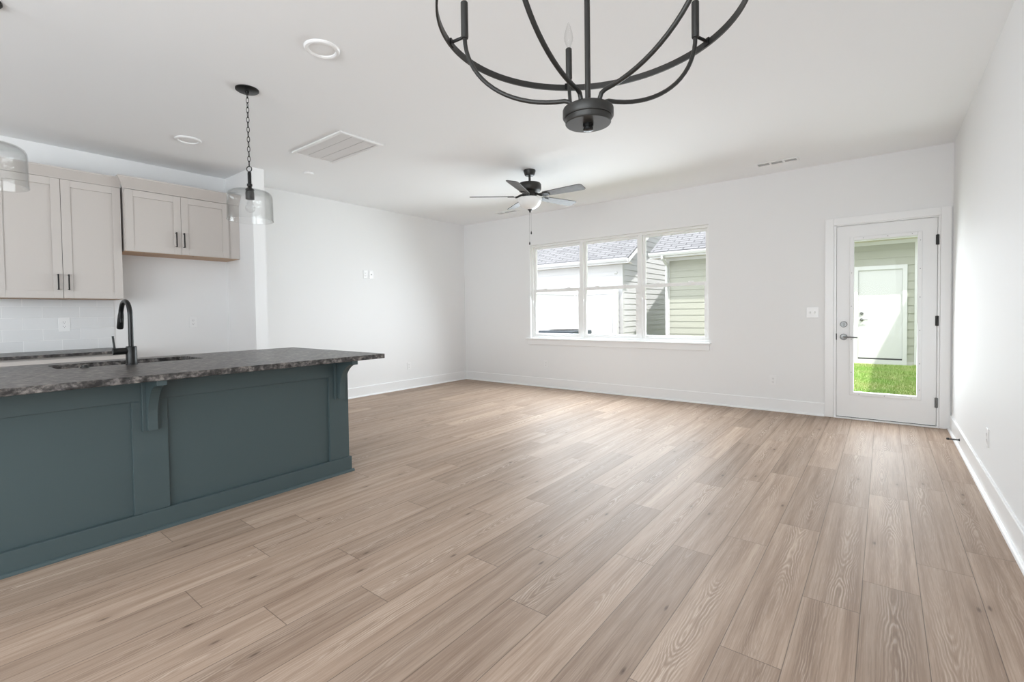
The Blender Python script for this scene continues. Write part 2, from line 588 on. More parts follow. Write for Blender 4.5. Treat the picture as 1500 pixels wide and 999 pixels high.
# ------------------------------------------------------------------ room shell
XL, XR, D, H = -5.907, 0.519, 6.173, 2.74
SX0, SY0, SY1 = -5.22, 2.27, 2.392             # the stub wall beside the refrigerator space
WX0, WX1, WZ0, WZ1 = -4.462, -1.718, 0.77, 2.246   # triple window opening
DX0, DX1, DZ1 = -0.435, 0.445, 2.09            # door opening

# floor of separate planks in one mesh
def build_floor():
    known = {-15: 1.158, -14: 1.383, -13: 1.063, -12: .705, -11: 1.31, -10: .86, -9: 1.183, -8: 1.66, -7: 1.896, -6: 1.5,
             -5: 2.097, -4: 2.349, -3: 2.61, -2: 1.731, -1: 2.238, 0: 2.52, 1: 2.837, 2: 3.117}
    rr = random.Random(11)
    vs, fs, uvs, cols = [], [], [], []
    x0b = -0.066
    for row in range(-32, 5):
        xa, xb = x0b + row * PLANK_W, x0b + (row + 1) * PLANK_W
        off = known.get(row, rr.uniform(0, PLANK_L))
        k0 = math.floor((YF - off) / PLANK_L)
        for k in range(k0, k0 + 10):
            ya, yb = off + k * PLANK_L, off + (k + 1) * PLANK_L
            ca, cb = max(xa, XL - 0.02), min(xb, XR + 0.02)
            da, db = max(ya, YF - 0.02), min(yb, D + 0.16)
            if cb <= ca or db <= da: continue
            i = len(vs)
            vs += [(ca, da, 0), (cb, da, 0), (cb, db, 0), (ca, db, 0)]
            fs.append((i, i + 1, i + 2, i + 3))
            uvs += [(p[0] - xa, p[1] - ya) for p in vs[i:i + 4]]
            cols.append((rr.random(), rr.random(), min(1, max(0, rr.gauss(.5, .27))), 1))
    n = len(fs)
    # slab underneath
    i = len(vs)
    z = -0.12
    a, b, c, d = XL - 0.02, XR + 0.02, YF - 0.02, D + 0.16
    vs += [(a, c, z), (b, c, z), (b, d, z), (a, d, z)]
    fs.append((i + 3, i + 2, i + 1, i))
    uvs += [(0.1, 0.5)] * 4
    cols.append((0, 0, .5, 1))
    me = bpy.data.meshes.new('floor')
    me.from_pydata(vs, [], fs)
    lay = me.uv_layers.new(name='UVMap')
    for li, q in enumerate(uvs): lay.data[li].uv = q
    ca = me.attributes.new('plank', 'FLOAT_COLOR', 'FACE')
    for j, q in enumerate(cols): ca.data[j].color = q
    me.materials.append(M['floor'])
    o = bpy.data.objects.new('floor', me)
    C.objects.link(o)
    return structure(o)


build_floor()
structure(MB().box(XL - 0.15, XR + 0.15, YF - 0.15, D + 0.16, H, H + 0.2).build('ceiling', 'ceiling'))
structure(MB().box(XL - 0.15, XL, YF - 0.15, D + 0.16, -0.1, H).build('wall_left', 'wall'))
# back wall with the openings of window and door
bw = MB()
Y0, Y1 = D, D + 0.16
bw.box(XL, WX0, Y0, Y1, -0.1, H)
bw.box(WX0, WX1, Y0, Y1, -0.1, WZ0)
bw.box(WX0, WX1, Y0, Y1, WZ1, H)
bw.box(WX1, DX0, Y0, Y1, -0.1, H)
bw.box(DX0, DX1, Y0, Y1, DZ1, H)
bw.box(DX1, XR + 0.15, Y0, Y1, -0.1, H)
bw.box(DX0, DX1, Y0 + 0.03, Y1, -0.1, -0.002)
structure(bw.build('wall_back', 'wall'))
# right wall with an opening added behind the camera for the side fill lamp
rw = MB()
rw.box(XR, XR + 0.15, YF, -3.15, -0.1, H)
rw.box(XR, XR + 0.15, -3.15, -0.85, -0.1, 0.4)
rw.box(XR, XR + 0.15, -3.15, -0.85, 2.5, H)
rw.box(XR, XR + 0.15, -0.85, D, -0.1, H)
structure(rw.build('wall_right', 'wall'))
fw = MB()  # unseen front wall, its opening added for the front fill lamp
fw.box(XL, -3.25, YF - 0.15, YF, -0.1, H)
fw.box(-3.25, 0.25, YF - 0.15, YF, -0.1, 0.4)
fw.box(-3.25, 0.25, YF - 0.15, YF, 2.5, H)
fw.box(0.25, XR + 0.15, YF - 0.15, YF, -0.1, H)
structure(fw.build('wall_front', 'wall'))
structure(MB().box(XL, SX0, SY0, SY1, 0, H).build('wall_kitchen', 'wall'))


def base_profile(depth_sign=1, t=0.014, h=0.1429):
    s = depth_sign
    return [(0, 0), (s * 0.032, 0), (s * 0.0315, 0.007), (s * 0.028, 0.013), (s * 0.022, 0.017), (s * t, 0.018),
            (s * t, h - 0.006), (s * (t - 0.004), h), (0, h)]


structure(MB().prism([(D + a, z) for a, z in base_profile(-1)], 'x', XL, -0.503).build('baseboard_back', 'trim'))
structure(MB().prism([(XL + a, z) for a, z in base_profile(1)], 'y', SY1, D).build('baseboard_left', 'trim'))
structure(MB().prism([(XR + a, z) for a, z in base_profile(-1)], 'y', YF, D).build('baseboard_right', 'trim'))

# ------------------------------------------------------------------ triple window
win = thing('window_1', None, None, ((WX0 + WX1) / 2, D, WZ0))
structure(win)
wy = D + 0.045
units = [WX0, WX0 + (WX1 - WX0) / 3, WX0 + 2 * (WX1 - WX0) / 3, WX1]
fr = MB()
fr.box(WX0, WX1, wy, wy + 0.085, WZ1 - 0.03, WZ1)
fr.box(WX0, WX1, wy, wy + 0.085, WZ0, WZ0 + 0.03)
for i, x in enumerate(units):
    a, b = (x, x + 0.026) if i == 0 else ((x - 0.026, x) if i == 3 else (x - 0.026, x + 0.026))
    fr.box(a, b, wy, wy + 0.085, WZ0 + 0.03, WZ1 - 0.03)
fr.build('window_frame', 'vinyl', win, bevel=0.002)
ZM = 1.52
for i in range(3):
    a, b = units[i] + 0.026, units[i + 1] - 0.026
    up, lo = MB(), MB()
    y = wy + 0.048
    up.box(a, a + 0.034, y, y + 0.03, ZM - 0.02, WZ1 - 0.03).box(b - 0.034, b, y, y + 0.03, ZM - 0.02, WZ1 - 0.03)
    up.box(a + 0.034, b - 0.034, y, y + 0.03, WZ1 - 0.062, WZ1 - 0.03).box(a + 0.034, b - 0.034, y, y + 0.03, ZM - 0.02, ZM + 0.022)
    u = up.build('upper_sash', 'vinyl', win, bevel=0.002)
    MB().box(a + 0.034, b - 0.034, y + 0.012, y + 0.016, ZM + 0.022, WZ1 - 0.062).build('pane', 'pane', u)
    y = wy + 0.014
    lo.box(a, a + 0.042, y, y + 0.03, WZ0 + 0.03, ZM + 0.022).box(b - 0.042, b, y, y + 0.03, WZ0 + 0.03, ZM + 0.022)
    lo.box(a + 0.042, b - 0.042, y, y + 0.03, ZM - 0.024, ZM + 0.022).box(a + 0.042, b - 0.042, y, y + 0.03, WZ0 + 0.03, WZ0 + 0.075)
    u = lo.build('lower_sash', 'vinyl', win, bevel=0.002)
    MB().box(a + 0.042, b - 0.042, y + 0.012, y + 0.016, WZ0 + 0.075, ZM - 0.024).build('pane', 'pane', u)
    for t in (0.25, 0.75):
        lx = a + (b - a) * t
        MB().box(lx - 0.03, lx + 0.03, y + 0.002, y + 0.026, ZM + 0.022, ZM + 0.034).build('sash_lock', 'vinyl', u, bevel=0.003)
st = MB()
st.box(-4.532, -1.688, D - 0.048, D, 0.746, 0.77)
st.box(WX0, WX1, D, wy, 0.746, 0.7702)
st.build('window_stool', 'trim', win, bevel=0.005)
MB().box(-4.508, -1.708, D - 0.018, D, 0.668, 0.746).build('window_apron', 'trim', win, bevel=0.003)

# ------------------------------------------------------------------ back door
cs = MB()
y0, y1 = D - 0.02, D
cs.box(-0.503, -0.424, y0, y1, 0, 2.14)
cs.box(0.43, 0.508, y0, y1, 0, 2.14)
cs.box(-0.424, 0.43, y0, y1, 2.064, 2.14)
cs.box(-0.435, -0.412, D, D + 0.16, 0, 2.09)
cs.box(0.42, 0.445, D, D + 0.16, 0, 2.09)
cs.box(-0.412, 0.42, D, D + 0.16, 2.06, 2.09)
cs.box(-0.424, -0.4, D - 0.004, D + 0.01, 0, 2.07)
cs.box(0.411, 0.43, D - 0.004, D + 0.01, 0, 2.07)
cs.box(-0.412, 0.42, D - 0.004, D + 0.01, 2.053, 2.07)
cs.box(-0.412, -0.386, D + 0.046, D + 0.07, 0.013, 2.06)
cs.box(0.396, 0.42, D + 0.046, D + 0.07, 0.013, 2.06)
cs.box(-0.386, 0.396, D + 0.046, D + 0.07, 2.04, 2.06)
structure(cs.build('trim_1', 'trim', bevel=0.003))
structure(MB().box(-0.424, 0.43, D - 0.03, D + 0.16, 0.0, 0.013).build('trim_2', 'trim', bevel=0.004))

door = thing('door_1', None, None, (0.004, D + 0.02, 0.016))
structure(door)
dx0, dx1, dz0, dz1 = -0.3965, 0.4065, 0.02, 2.049
gx0, gx1, gz0, gz1 = -0.252, 0.266, 0.288, 1.893
sl = MB()
ya, yb = D + 0.0, D + 0.042
sl.box(dx0, gx0, ya, yb, dz0, dz1).box(gx1, dx1, ya, yb, dz0, dz1)
sl.box(gx0, gx1, ya, yb, dz0, gz0).box(gx0, gx1, ya, yb, gz1, dz1)
sl.build('door_slab', 'door', door)
MB().box(dx0 + 0.003, dx1 - 0.003, ya + 0.012, yb, 0.013, 0.022).build('door_sweep', 'bark', door)
lf = MB()
for s, (q0, q1) in enumerate(((D - 0.011, D), (yb, yb + 0.011))):
    o_, i_ = 0.032, 0.0
    lf.box(gx0 - o_, gx0 + 0.004, q0, q1, gz0 - o_, gz1 + o_).box(gx1 - 0.004, gx1 + o_, q0, q1, gz0 - o_, gz1 + o_)
    lf.box(gx0 + 0.004, gx1 - 0.004, q0, q1, gz0 - o_, gz0 + 0.004).box(gx0 + 0.004, gx1 - 0.004, q0, q1, gz1 - 0.004, gz1 + o_)
lite = lf.build('lite_frame', 'door', door, bevel=0.004)
MB().box(gx0, gx1, D + 0.014, D + 0.028, gz0, gz1).build('pane', 'pane', lite)
sp = [(gx0 - 0.016, z) for z in (0.5, 0.85, 1.2, 1.55)] + [(gx1 + 0.016, z) for z in (0.36, 0.62, 0.95, 1.28, 1.56, 1.84)]
sp += [(x, gz0 - 0.016) for x in (-0.2, 0.01, 0.22)] + [(x, gz1 + 0.016) for x in (-0.17, 0.03, 0.22)]
for x, z in sp:
    MB().lathe([(0.0, -0.0125), (0.004, -0.012), (0.004, -0.009)], (x, D, z), 10, 'y').build('screw_cap', 'ventdark', lite)
for z in (1.832, 1.045, 0.245):
    hg = MB()
    hg.tube([(0.4085, D - 0.008, z - 0.05), (0.4085, D - 0.008, z + 0.05)], 0.0065, 10)
    hg.box(0.395, 0.422, D - 0.005, D - 0.001, z - 0.048, z + 0.048)
    hg.build('hinge', 'nickel' if z < 0.5 else 'bronze', door, smooth=True)
db = MB().lathe([(0.032, D), (0.032, D - 0.008), (0.027, D - 0.014), (0.0, D - 0.014)], (-0.335, 0, 1.008), 28, 'y').build('deadbolt', 'nickel', door, smooth=True)
MB().box(-0.339, -0.331, D - 0.028, D - 0.013, 0.994, 1.022).build('thumb_turn', 'nickel', db, bevel=0.002)
lv = MB().lathe([(0.033, D), (0.033, D - 0.008), (0.028, D - 0.013), (0.012, D - 0.014), (0.011, D - 0.05), (0.0, D - 0.05)], (-0.334, 0, 0.873), 28, 'y').build('lever_handle', 'nickel', door, smooth=True)
MB().tube([(-0.334, D - 0.045, 0.873), (-0.30, D - 0.047, 0.873), (-0.26, D - 0.046, 0.872), (-0.215, D - 0.042, 0.870)], [0.010, 0.008, 0.0075, 0.0085], 12).build('lever', 'nickel', lv, smooth=True)
MB().box(-0.404, -0.3955, D - 0.007, D + 0.012, 0.84, 0.908).build('strike_plate', 'bronze', door, bevel=0.003)

# ------------------------------------------------------------------ kitchen island
isl = thing('kitchen_island', 'blue green painted kitchen island with two recessed front panels standing on the oak floor', 'kitchen island', (-3.5, 0.8, 0))
FX = -3.17
cb = MB()
cb.box(FX - 0.035, FX - 0.019, -0.42, 2.026, 0.0, 0.852).box(-3.84, -3.82, -0.42, 2.026, 0.1, 0.64)
cb.box(-3.82, FX - 0.035, -0.42, -0.40, 0.0, 0.852).box(-3.82, FX - 0.035, 2.006, 2.026, 0.0, 0.852)
cb.box(-3.82, FX - 0.035, -0.40, 2.006, 0.1, 0.12)
cb.build('cabinet_body', 'teal', isl)
ff = MB()
ff.box(FX - 0.019, FX, -0.42, 2.03, 0.727, 0.852)
ff.box(FX - 0.019, FX, -0.42, 2.03, 0.0, 0.112)
for a, b in ((-0.42, -0.26), (0.727, 0.888), (1.875, 2.03)):
    ff.box(FX - 0.019, FX, a, b, 0.112, 0.727)
ff.box(-3.84, FX - 0.019, 2.026, 2.032, 0.0, 0.852)

ff.build('face_frame', 'teal', isl, bevel=0.0012)
bs = MB()
bs.box(FX, FX + 0.013, -0.435, 2.043, 0, 0.113)
bs.box(-3.84, FX, 2.03, 2.043, 0, 0.113)
bs.build('base_board', 'teal', isl, bevel=0.0025)
qr = [(0, 0), (0.014, 0), (0.0135, 0.006), (0.011, 0.0125), (0.006, 0.0165), (0, 0.018)]
sh = MB()
sh.prism([(FX + 0.013 + a, z) for a, z in qr], 'y', -0.435, 2.057)
sh.prism([(2.043 + a, z) for a, z in qr], 'x', -3.84, FX + 0.013)
sh.build('shoe_molding', 'teal', isl)
for yc in (-0.34, 0.8075, 1.9525):
    zb, zt = 0.562, 0.852
    pl = MB().box(FX, FX + 0.022, yc - 0.039, yc + 0.039, zb, zt).build('corbel', 'teal', isl, bevel=0.002)
    prof = [(FX + 0.022, zb + 0.004), (FX + 0.05, zb + 0.004)]
    for k in range(0, 13):
        t = k / 12 * math.pi / 2
        prof.append((FX + 0.05 + 0.162 * (1 - math.cos(t)), zb + 0.06 + (zt - 0.028 - zb - 0.06) * math.sin(t)))
    prof += [(FX + 0.218, zt - 0.028), (FX + 0.218, zt), (FX + 0.022, zt)]
    MB().prism(prof, 'y', yc - 0.022, yc + 0.022).build('bracket', 'teal', pl, bevel=0.0015)

# worktop with the sink cut-out
TX0, TX1, TY0, TY1, TZ0, TZ1 = -4.30, -2.935, -0.57, 2.195, 0.852, 0.886
HX0, HX1, HY0, HY1 = -4.125, -3.772, 0.53, 1.285


def slab_with_hole(name, x0, x1, y0, y1, z0, z1, hx0, hx1, hy0, hy1, rad, mat, parent=None, at=None):
    bm = bmesh.new()
    outer = [bm.verts.new(p) for p in ((x0, y0, z1), (x1, y0, z1), (x1, y1, z1), (x0, y1, z1))]
    inner = []
    for (cx, cy, a0) in ((hx1 - rad, hy1 - rad, 0), (hx0 + rad, hy1 - rad, 90), (hx0 + rad, hy0 + rad, 180), (hx1 - rad, hy0 + rad, 270)):
        for k in range(7):
            t = math.radians(a0 + 15 * k)
            inner.append(bm.verts.new((cx + rad * math.cos(t), cy + rad * math.sin(t), z1)))
    ed = []
    for lp in (outer, inner):
        for i in range(len(lp)): ed.append(bm.edges.new((lp[i], lp[(i + 1) % len(lp)])))
    bmesh.ops.triangle_fill(bm, use_beauty=True, use_dissolve=False, edges=ed)
    top = list(bm.faces)
    r = bmesh.ops.extrude_face_region(bm, geom=top)
    bmesh.ops.translate(bm, verts=[g for g in r['geom'] if isinstance(g, bmesh.types.BMVert)], vec=(0, 0, z0 - z1))
    bmesh.ops.recalc_face_normals(bm, faces=bm.faces)
    org = Vector(at)
    for v in bm.verts: v.co -= org
    me = bpy.data.meshes.new(name); bm.to_mesh(me); bm.free()
    me.materials.append(M[mat])
    o = bpy.data.objects.new(name, me); C.objects.link(o); o.location = org
    bv = o.modifiers.new('bevel', 'BEVEL'); bv.width = 0.003; bv.segments = 2; bv.limit_method = 'ANGLE'; bv.angle_limit = math.radians(50)
    return o


wt = slab_with_hole('countertop', TX0, TX1, TY0, TY1, TZ0, TZ1, HX0, HX1, HY0, HY1, 0.03, 'granite', at=(-3.6, 0.8, TZ0))
tag(wt, 'long dark grey leathered granite countertop on the blue green island', 'countertop')

sk = thing('kitchen_sink', 'undermount sink sunk into the island countertop behind the black faucet', 'sink', (-3.95, 0.9, 0.652))
basin = MB()
e = 0.012
basin.box(HX0 - 0.02, HX1 + 0.02, HY0 - 0.02, HY1 + 0.02, 0.652, 0.664)
basin.box(HX0 - 0.02, HX0, HY0 - 0.02, HY1 + 0.02, 0.664, 0.8515).box(HX1, HX1 + 0.02, HY0 - 0.02, HY1 + 0.02, 0.664, 0.8515)
basin.box(HX0, HX1, HY0 - 0.02, HY0, 0.664, 0.8515).box(HX0, HX1, HY1, HY1 + 0.02, 0.664, 0.8515)
basin.build('basin', 'steel', sk)
MB().lathe([(0.045, 0.664), (0.045, 0.668), (0.03, 0.667), (0.0, 0.665)], (-3.95, 0.9, 0), 24).build('drain', 'chrome', sk, smooth=True)

fa = thing('faucet', 'matte black gooseneck pull-down faucet standing on the island countertop', 'faucet', (-3.72, 0.862, TZ1))
fx, fy = -3.72, 0.862
MB().lathe([(0.031, TZ1), (0.031, TZ1 + 0.006), (0.0285, TZ1 + 0.008), (0.0285, 0.995), (0.026, 1.0), (0.0, 1.0)], (fx, fy, 0), 32).build('faucet_body', 'black', fa, smooth=True)
sd = Vector((-1.0, -0.02, 0)).normalized()
ptsS = [Vector((fx, fy, 0.99)), Vector((fx, fy, 1.08)), Vector((fx, fy, 1.17))]
Rg, zc = 0.095, 1.19
for k in range(0, 17):
    t = math.pi * k / 16 * 0.93
    ptsS.append(Vector((fx, fy, zc)) + sd * (Rg * (1 - math.cos(t))) + Vector((0, 0, Rg * math.sin(t))))
spo = MB().tube(ptsS, 0.0135, 16).build('spout', 'black', fa, smooth=True)
e0 = ptsS[-1]
dn = (ptsS[-1] - ptsS[-2]).normalized()
sprayh = MB().tube([e0 - dn * 0.005, e0 + dn * 0.02, e0 + dn * 0.05, e0 + dn * 0.1, e0 + dn * 0.108], [0.0135, 0.0165, 0.0175, 0.0185, 0.016], 16).build('spray_head', 'black', fa, smooth=True)
bp_ = e0 + dn * 0.045 - sd * 0.0165
MB().box(bp_.x - 0.004, bp_.x + 0.004, bp_.y - 0.006, bp_.y + 0.006, bp_.z - 0.02, bp_.z + 0.02).build('spray_button', 'black', sprayh, bevel=0.002)
hd = MB().tube([(fx, fy - 0.02, 0.972), (fx, fy - 0.092, 0.972)], 0.0205, 20).build('handle', 'black', fa, smooth=True)
MB().tube([(fx, fy - 0.082, 0.985), (fx, fy - 0.085, 1.02), (fx, fy - 0.089, 1.068)], [0.0065, 0.0055, 0.0055], 10).build('lever', 'black', hd, smooth=True)

tag(MB().lathe([(0.021, TZ1), (0.021, TZ1 + 0.006), (0.015, TZ1 + 0.009), (0.0145, TZ1 + 0.0145), (0.0, TZ1 + 0.0155)], (-3.742, 0.642, 0), 24).build('air_switch', 'bronze', smooth=True, at=(-3.742, 0.642, TZ1)),
    'small dark round push button on the island countertop at the near sink edge', 'button')

# ------------------------------------------------------------------ kitchen wall: base run, worktop, tiles, wall cabinets
BX = -5.28
tag(MB().box(XL, BX, -1.2, 1.222, 0.866, 0.891).build('countertop', 'granite', bevel=0.003, at=(-5.6, 0, 0.866)),
    'short dark granite countertop along the kitchen wall under the white tiles', 'countertop')
ybase = [-1.2, -0.4, 0.4, 1.21]
for i, nm in enumerate(('far left', 'middle', 'right')):
    a, b = ybase[i], ybase[i + 1]
    if i == 0: continue
    bc = thing('base_cabinet', ('greige base cabinet at the refrigerator end under the wall countertop' if i == 2 else
                                'greige base cabinet further from the refrigerator space under the wall countertop'),
               'cabinet', (-5.6, (a + b) / 2, 0), 'base cabinets along the kitchen wall')
    k = MB()
    k.box(XL + 0.02, BX + 0.005 - 0.05, a + 0.0005, b - 0.0005, 0.1, 0.866).box(XL + 0.02, BX - 0.12, a + 0.0005, b - 0.0005, 0, 0.1)
    k.build('carcass', 'cab', bc)
    xf0, xf1 = BX - 0.045, BX - 0.025
    dr = MB().box(xf0, xf1, a + 0.003, b - 0.003, 0.70, 0.85).build('drawer', 'cab', bc, bevel=0.002)
    MB().tube([(xf1, (a + b) / 2 - 0.065, 0.775), (xf1 + 0.03, (a + b) / 2 - 0.065, 0.775), (xf1 + 0.03, (a + b) / 2 + 0.065, 0.775), (xf1, (a + b) / 2 + 0.065, 0.775)], 0.005, 8).build('handle', 'black', dr)
    mid = (a + b) / 2
    for s, (p, q) in enumerate(((a + 0.003, mid - 0.0015), (mid + 0.0015, b - 0.003))):
        dd = MB()
        z0, z1 = 0.11, 0.692
        dd.box(xf0, xf1 - 0.008, p + 0.05, q - 0.05, z0 + 0.05, z1 - 0.05)
        dd.box(xf0, xf1, p, p + 0.06, z0, z1).box(xf0, xf1, q - 0.06, q, z0, z1)
        dd.box(xf0, xf1, p + 0.06, q - 0.06, z0, z0 + 0.06).box(xf0, xf1, p + 0.06, q - 0.06, z1 - 0.06, z1)
        dd = dd.build('door', 'cab', bc, bevel=0.0015)
        hy = q - 0.03 if s == 0 else p + 0.03
        MB().tube([(xf1, hy, 0.52), (xf1 + 0.03, hy, 0.52), (xf1 + 0.03, hy, 0.65), (xf1, hy, 0.65)], 0.005, 8).build('handle', 'black', dd)

bk = MB().box(XL, XL + 0.009, -1.2, 1.242, 0.891, 1.3525)
bks = bk.build('wall_backsplash', 'tile', uv=True)
for lp in bks.data.uv_layers[0].data:        # start the tile rows at the worktop, full tile at the right end
    lp.uv = (lp.uv[0] - 1.242 + 10, lp.uv[1] - 0.891 + 0.005)
structure(bks)


def pull(mb, x, y, z0, z1, r=0.0048, out=0.032):
    return mb.tube([(x - 0.001, y, z0 + 0.006), (x + out, y, z0 + 0.006)], r, 8).tube([(x - 0.001, y, z1 - 0.006), (x + out, y, z1 - 0.006)], r, 8).box(x + out - r, x + out + r, y - r, y + r, z0, z1)


def shaker(parent, x0, x1, y0, y1, z0, z1, hy, hz0, hz1, w=0.062):
    d = MB()
    d.box(x0, x1 - 0.009, y0 + w, y1 - w, z0 + w, z1 - w)
    d.box(x0, x1, y0, y0 + w, z0, z1).box(x0, x1, y1 - w, y1, z0, z1)
    d.box(x0, x1, y0 + w, y1 - w, z0, z0 + w).box(x0, x1, y0 + w, y1 - w, z1 - w, z1)
    d = d.build('door', 'cab', parent, bevel=0.0015)
    pull(MB(), x1, hy, hz0, hz1).build('handle', 'black', d, bevel=0.0008)
    return d


def crown(name, parent, x, ya, yb, z0, z1, out, flare):
    """A sprung crown moulding along a cabinet front; its near end flares outward by `flare` towards the top."""
    sec = [(x - 0.02, z0, 0), (x + 0.004, z0, 0), (x + 0.008, z0 + 0.010, 0.08), (x + out * 0.94, z1 - 0.016, 0.94), (x + out, z1 - 0.013, 1), (x + out, z1, 1), (x - 0.02, z1, 1)]
    n_ = len(sec)
    vs = [(px, ya - flare * t, pz) for px, pz, t in sec] + [(px, yb, pz) for px, pz, t in sec]
    fs = [tuple(range(n_)), tuple(reversed(range(n_, 2 * n_)))] + [(i, n_ + i, n_ + (i + 1) % n_, (i + 1) % n_) for i in range(n_)]
    return MB().add(vs, fs).build(name, 'cab', parent)


uc = thing('wall_cabinet', 'tall greige two door wall cabinet hanging above the white tile backsplash', 'cabinet', (-5.75, 0.84, 1.352))
ux = -5.61
MB().box(XL, ux, 0.432, 1.252, 1.358, 2.40).build('carcass', 'cab', uc, bevel=0.001)
MB().box(XL, ux, 0.434, 1.25, 1.3525, 1.358).build('bottom_panel', 'wood', uc)
shaker(uc, ux, ux + 0.02, 0.433, 0.8395, 1.355, 2.383, 0.806, 1.425, 1.562)
shaker(uc, ux, ux + 0.02, 0.8425, 1.251, 1.355, 2.383, 0.873, 1.425, 1.562)
crown('crown_molding', uc, ux + 0.012, 0.432, 1.25, 2.386, 2.475, 0.05, 0.05)

fc = thing('wall_cabinet', 'short greige two door cabinet hanging above the empty refrigerator space', 'cabinet', (-5.75, 1.76, 1.80))
fx0 = -5.565
MB().box(XL, fx0, 1.268, SY0 - 0.0015, 1.806, 2.40).build('carcass', 'cab', fc, bevel=0.001)
bpn = MB().box(XL, fx0 - 0.003, 1.27, SY0 - 0.004, 1.80, 1.806).build('bottom_panel', 'wood', fc)
for sy__ in (1.42, 1.83):
    MB().lathe([(0.0, 1.797), (0.005, 1.7975), (0.005, 1.8)], (fx0 - 0.03, sy__, 0), 10).build('screw', 'bark', bpn)
shaker(fc, fx0, fx0 + 0.02, 1.272, 1.7165, 1.803, 2.378, 1.668, 1.872, 2.018)
shaker(fc, fx0, fx0 + 0.02, 1.7195, 2.158, 1.803, 2.378, 1.735, 1.872, 2.018)
MB().box(fx0, fx0 + 0.006, 2.162, SY0 - 0.002, 1.803, 2.388).build('filler_strip', 'cab', fc)
crown('crown_molding', fc, fx0 + 0.012, 1.266, SY0 - 0.002, 2.384, 2.488, 0.06, 0.05)


# ------------------------------------------------------------------ outlets and switches
def outlet(normal, c, label, kind='duplex', group=None, w=0.07, h=0.115, cat='outlet'):
    """A cover plate on a wall; normal is '+x', '-x' or '-y'; c its centre on the wall surface."""
    o = thing('wall_outlet' if kind in ('duplex', 'coax') else 'light_switch', label, cat, c, group)
    T = {'+x': Matrix(((0, 0, 1), (1, 0, 0), (0, 1, 0))), '-x': Matrix(((0, 0, -1), (-1, 0, 0), (0, 1, 0))), '-y': Matrix(((1, 0, 0), (0, 0, -1), (0, 1, 0)))}[normal]
    xf = Matrix.Translation(c) @ T.to_4x4()       # local: x across, y up, z out of the wall
    MB().box(-w / 2, w / 2, -h / 2, h / 2, 0, 0.006).build('cover_plate', 'plate', o, bevel=0.0025, xf=xf)
    if kind == 'duplex':
        for s in (-1, 1):
            r = MB().box(-0.0165, 0.0165, s * 0.0195 - 0.0135, s * 0.0195 + 0.0135, 0.006, 0.0078).build('receptacle', 'plate', o, bevel=0.001, xf=xf)
            k = MB()
            yy = s * 0.0195
            k.box(-0.0085, -0.006, yy - 0.001, yy + 0.0085, 0.0078, 0.0081).box(0.006, 0.0085, yy - 0.001, yy + 0.0085, 0.0078, 0.0081)
            k.lathe([(0.0025, 0.0078), (0.0025, 0.0081), (0, 0.0081)], (0, yy - 0.007, 0), 10)
            k.build('slots', 'slot', r, xf=xf)
    elif kind == 'coax':
        MB().lathe([(0.008, 0.006), (0.008, 0.009), (0.0045, 0.009), (0.0045, 0.016), (0, 0.016)], (0, 0, 0), 14).build('coax_jack', 'nickel', o, xf=xf, smooth=True)
    else:
        for s in ((-1, 1) if kind == 'double' else (0,)):
            xx = s * 0.023
            MB().add([(xx - 0.005, -0.012, 0.006), (xx + 0.005, -0.012, 0.006), (xx + 0.005, 0.012, 0.006), (xx - 0.005, 0.012, 0.006),
                      (xx - 0.004, 0.001, 0.017), (xx + 0.004, 0.001, 0.017), (xx + 0.004, 0.008, 0.016), (xx - 0.004, 0.008, 0.016)],
                     [(0, 1, 5, 4), (1, 2, 6, 5), (2, 3, 7, 6), (3, 0, 4, 7), (4, 5, 6, 7), (0, 3, 2, 1)]).build('toggle', 'plate', o, xf=xf)
    return o


G = 'duplex wall outlets'
outlet('+x', (XL + 0.009, 0.882, 1.124), 'white duplex outlet on the white tile backsplash', group=G, w=0.08, h=0.127)
outlet('+x', (XL, 1.912, 1.12), 'white duplex outlet on the wall of the empty refrigerator space', group=G)
outlet('+x', (XL, 4.873, 0.357), 'white duplex outlet low on the left wall past the island', group=G)
outlet('-y', (-4.171, D, 0.366), 'white duplex outlet low on the back wall below the window', group=G)
outlet('-y', (-1.005, D, 0.355), 'white duplex outlet low on the back wall between window and door', group=G)
outlet('-x', (XR, 4.153, 0.358), 'white duplex outlet seen edge on, low on the right wall', group=G)
outlet('+x', (XL, 4.103, 1.76), 'white duplex outlet high on the left wall, nearer the kitchen of a pair', group=G)
outlet('+x', (XL, 4.205, 1.76), 'white cable jack plate high on the left wall beside an outlet', 'coax', cat='cable jack')
outlet('-y', (-0.618, D, 1.136), 'white double toggle light switch on the wall beside the door', 'double', w=0.118, h=0.118, cat='light switch')

# spring door stop on the right baseboard
ds = thing('door_stop', 'dark spring door stop sticking out of the right baseboard', 'door stop', (XR - 0.014, 5.385, 0.068))
coil = []
for k in range(0, 181):
    t = k / 180
    coil.append((XR - 0.02 - 0.06 * t, 5.385 + 0.0055 * math.cos(t * 2 * math.pi * 15), 0.068 + 0.0055 * math.sin(t * 2 * math.pi * 15)))
MB().tube(coil, 0.0016, 6).build('spring', 'bronze', ds)
MB().lathe([(0.011, XR - 0.0142), (0.011, XR - 0.018), (0.006, XR - 0.024), (0, XR - 0.024)], (0, 5.385, 0.068), 16, 'x').build('mount', 'bronze', ds, smooth=True)
MB().lathe([(0, XR - 0.098), (0.007, XR - 0.0975), (0.009, XR - 0.09), (0.009, XR - 0.08), (0, XR - 0.079)], (0, 5.385, 0.068), 16, 'x').build('rubber_tip', 'black', ds, smooth=True)


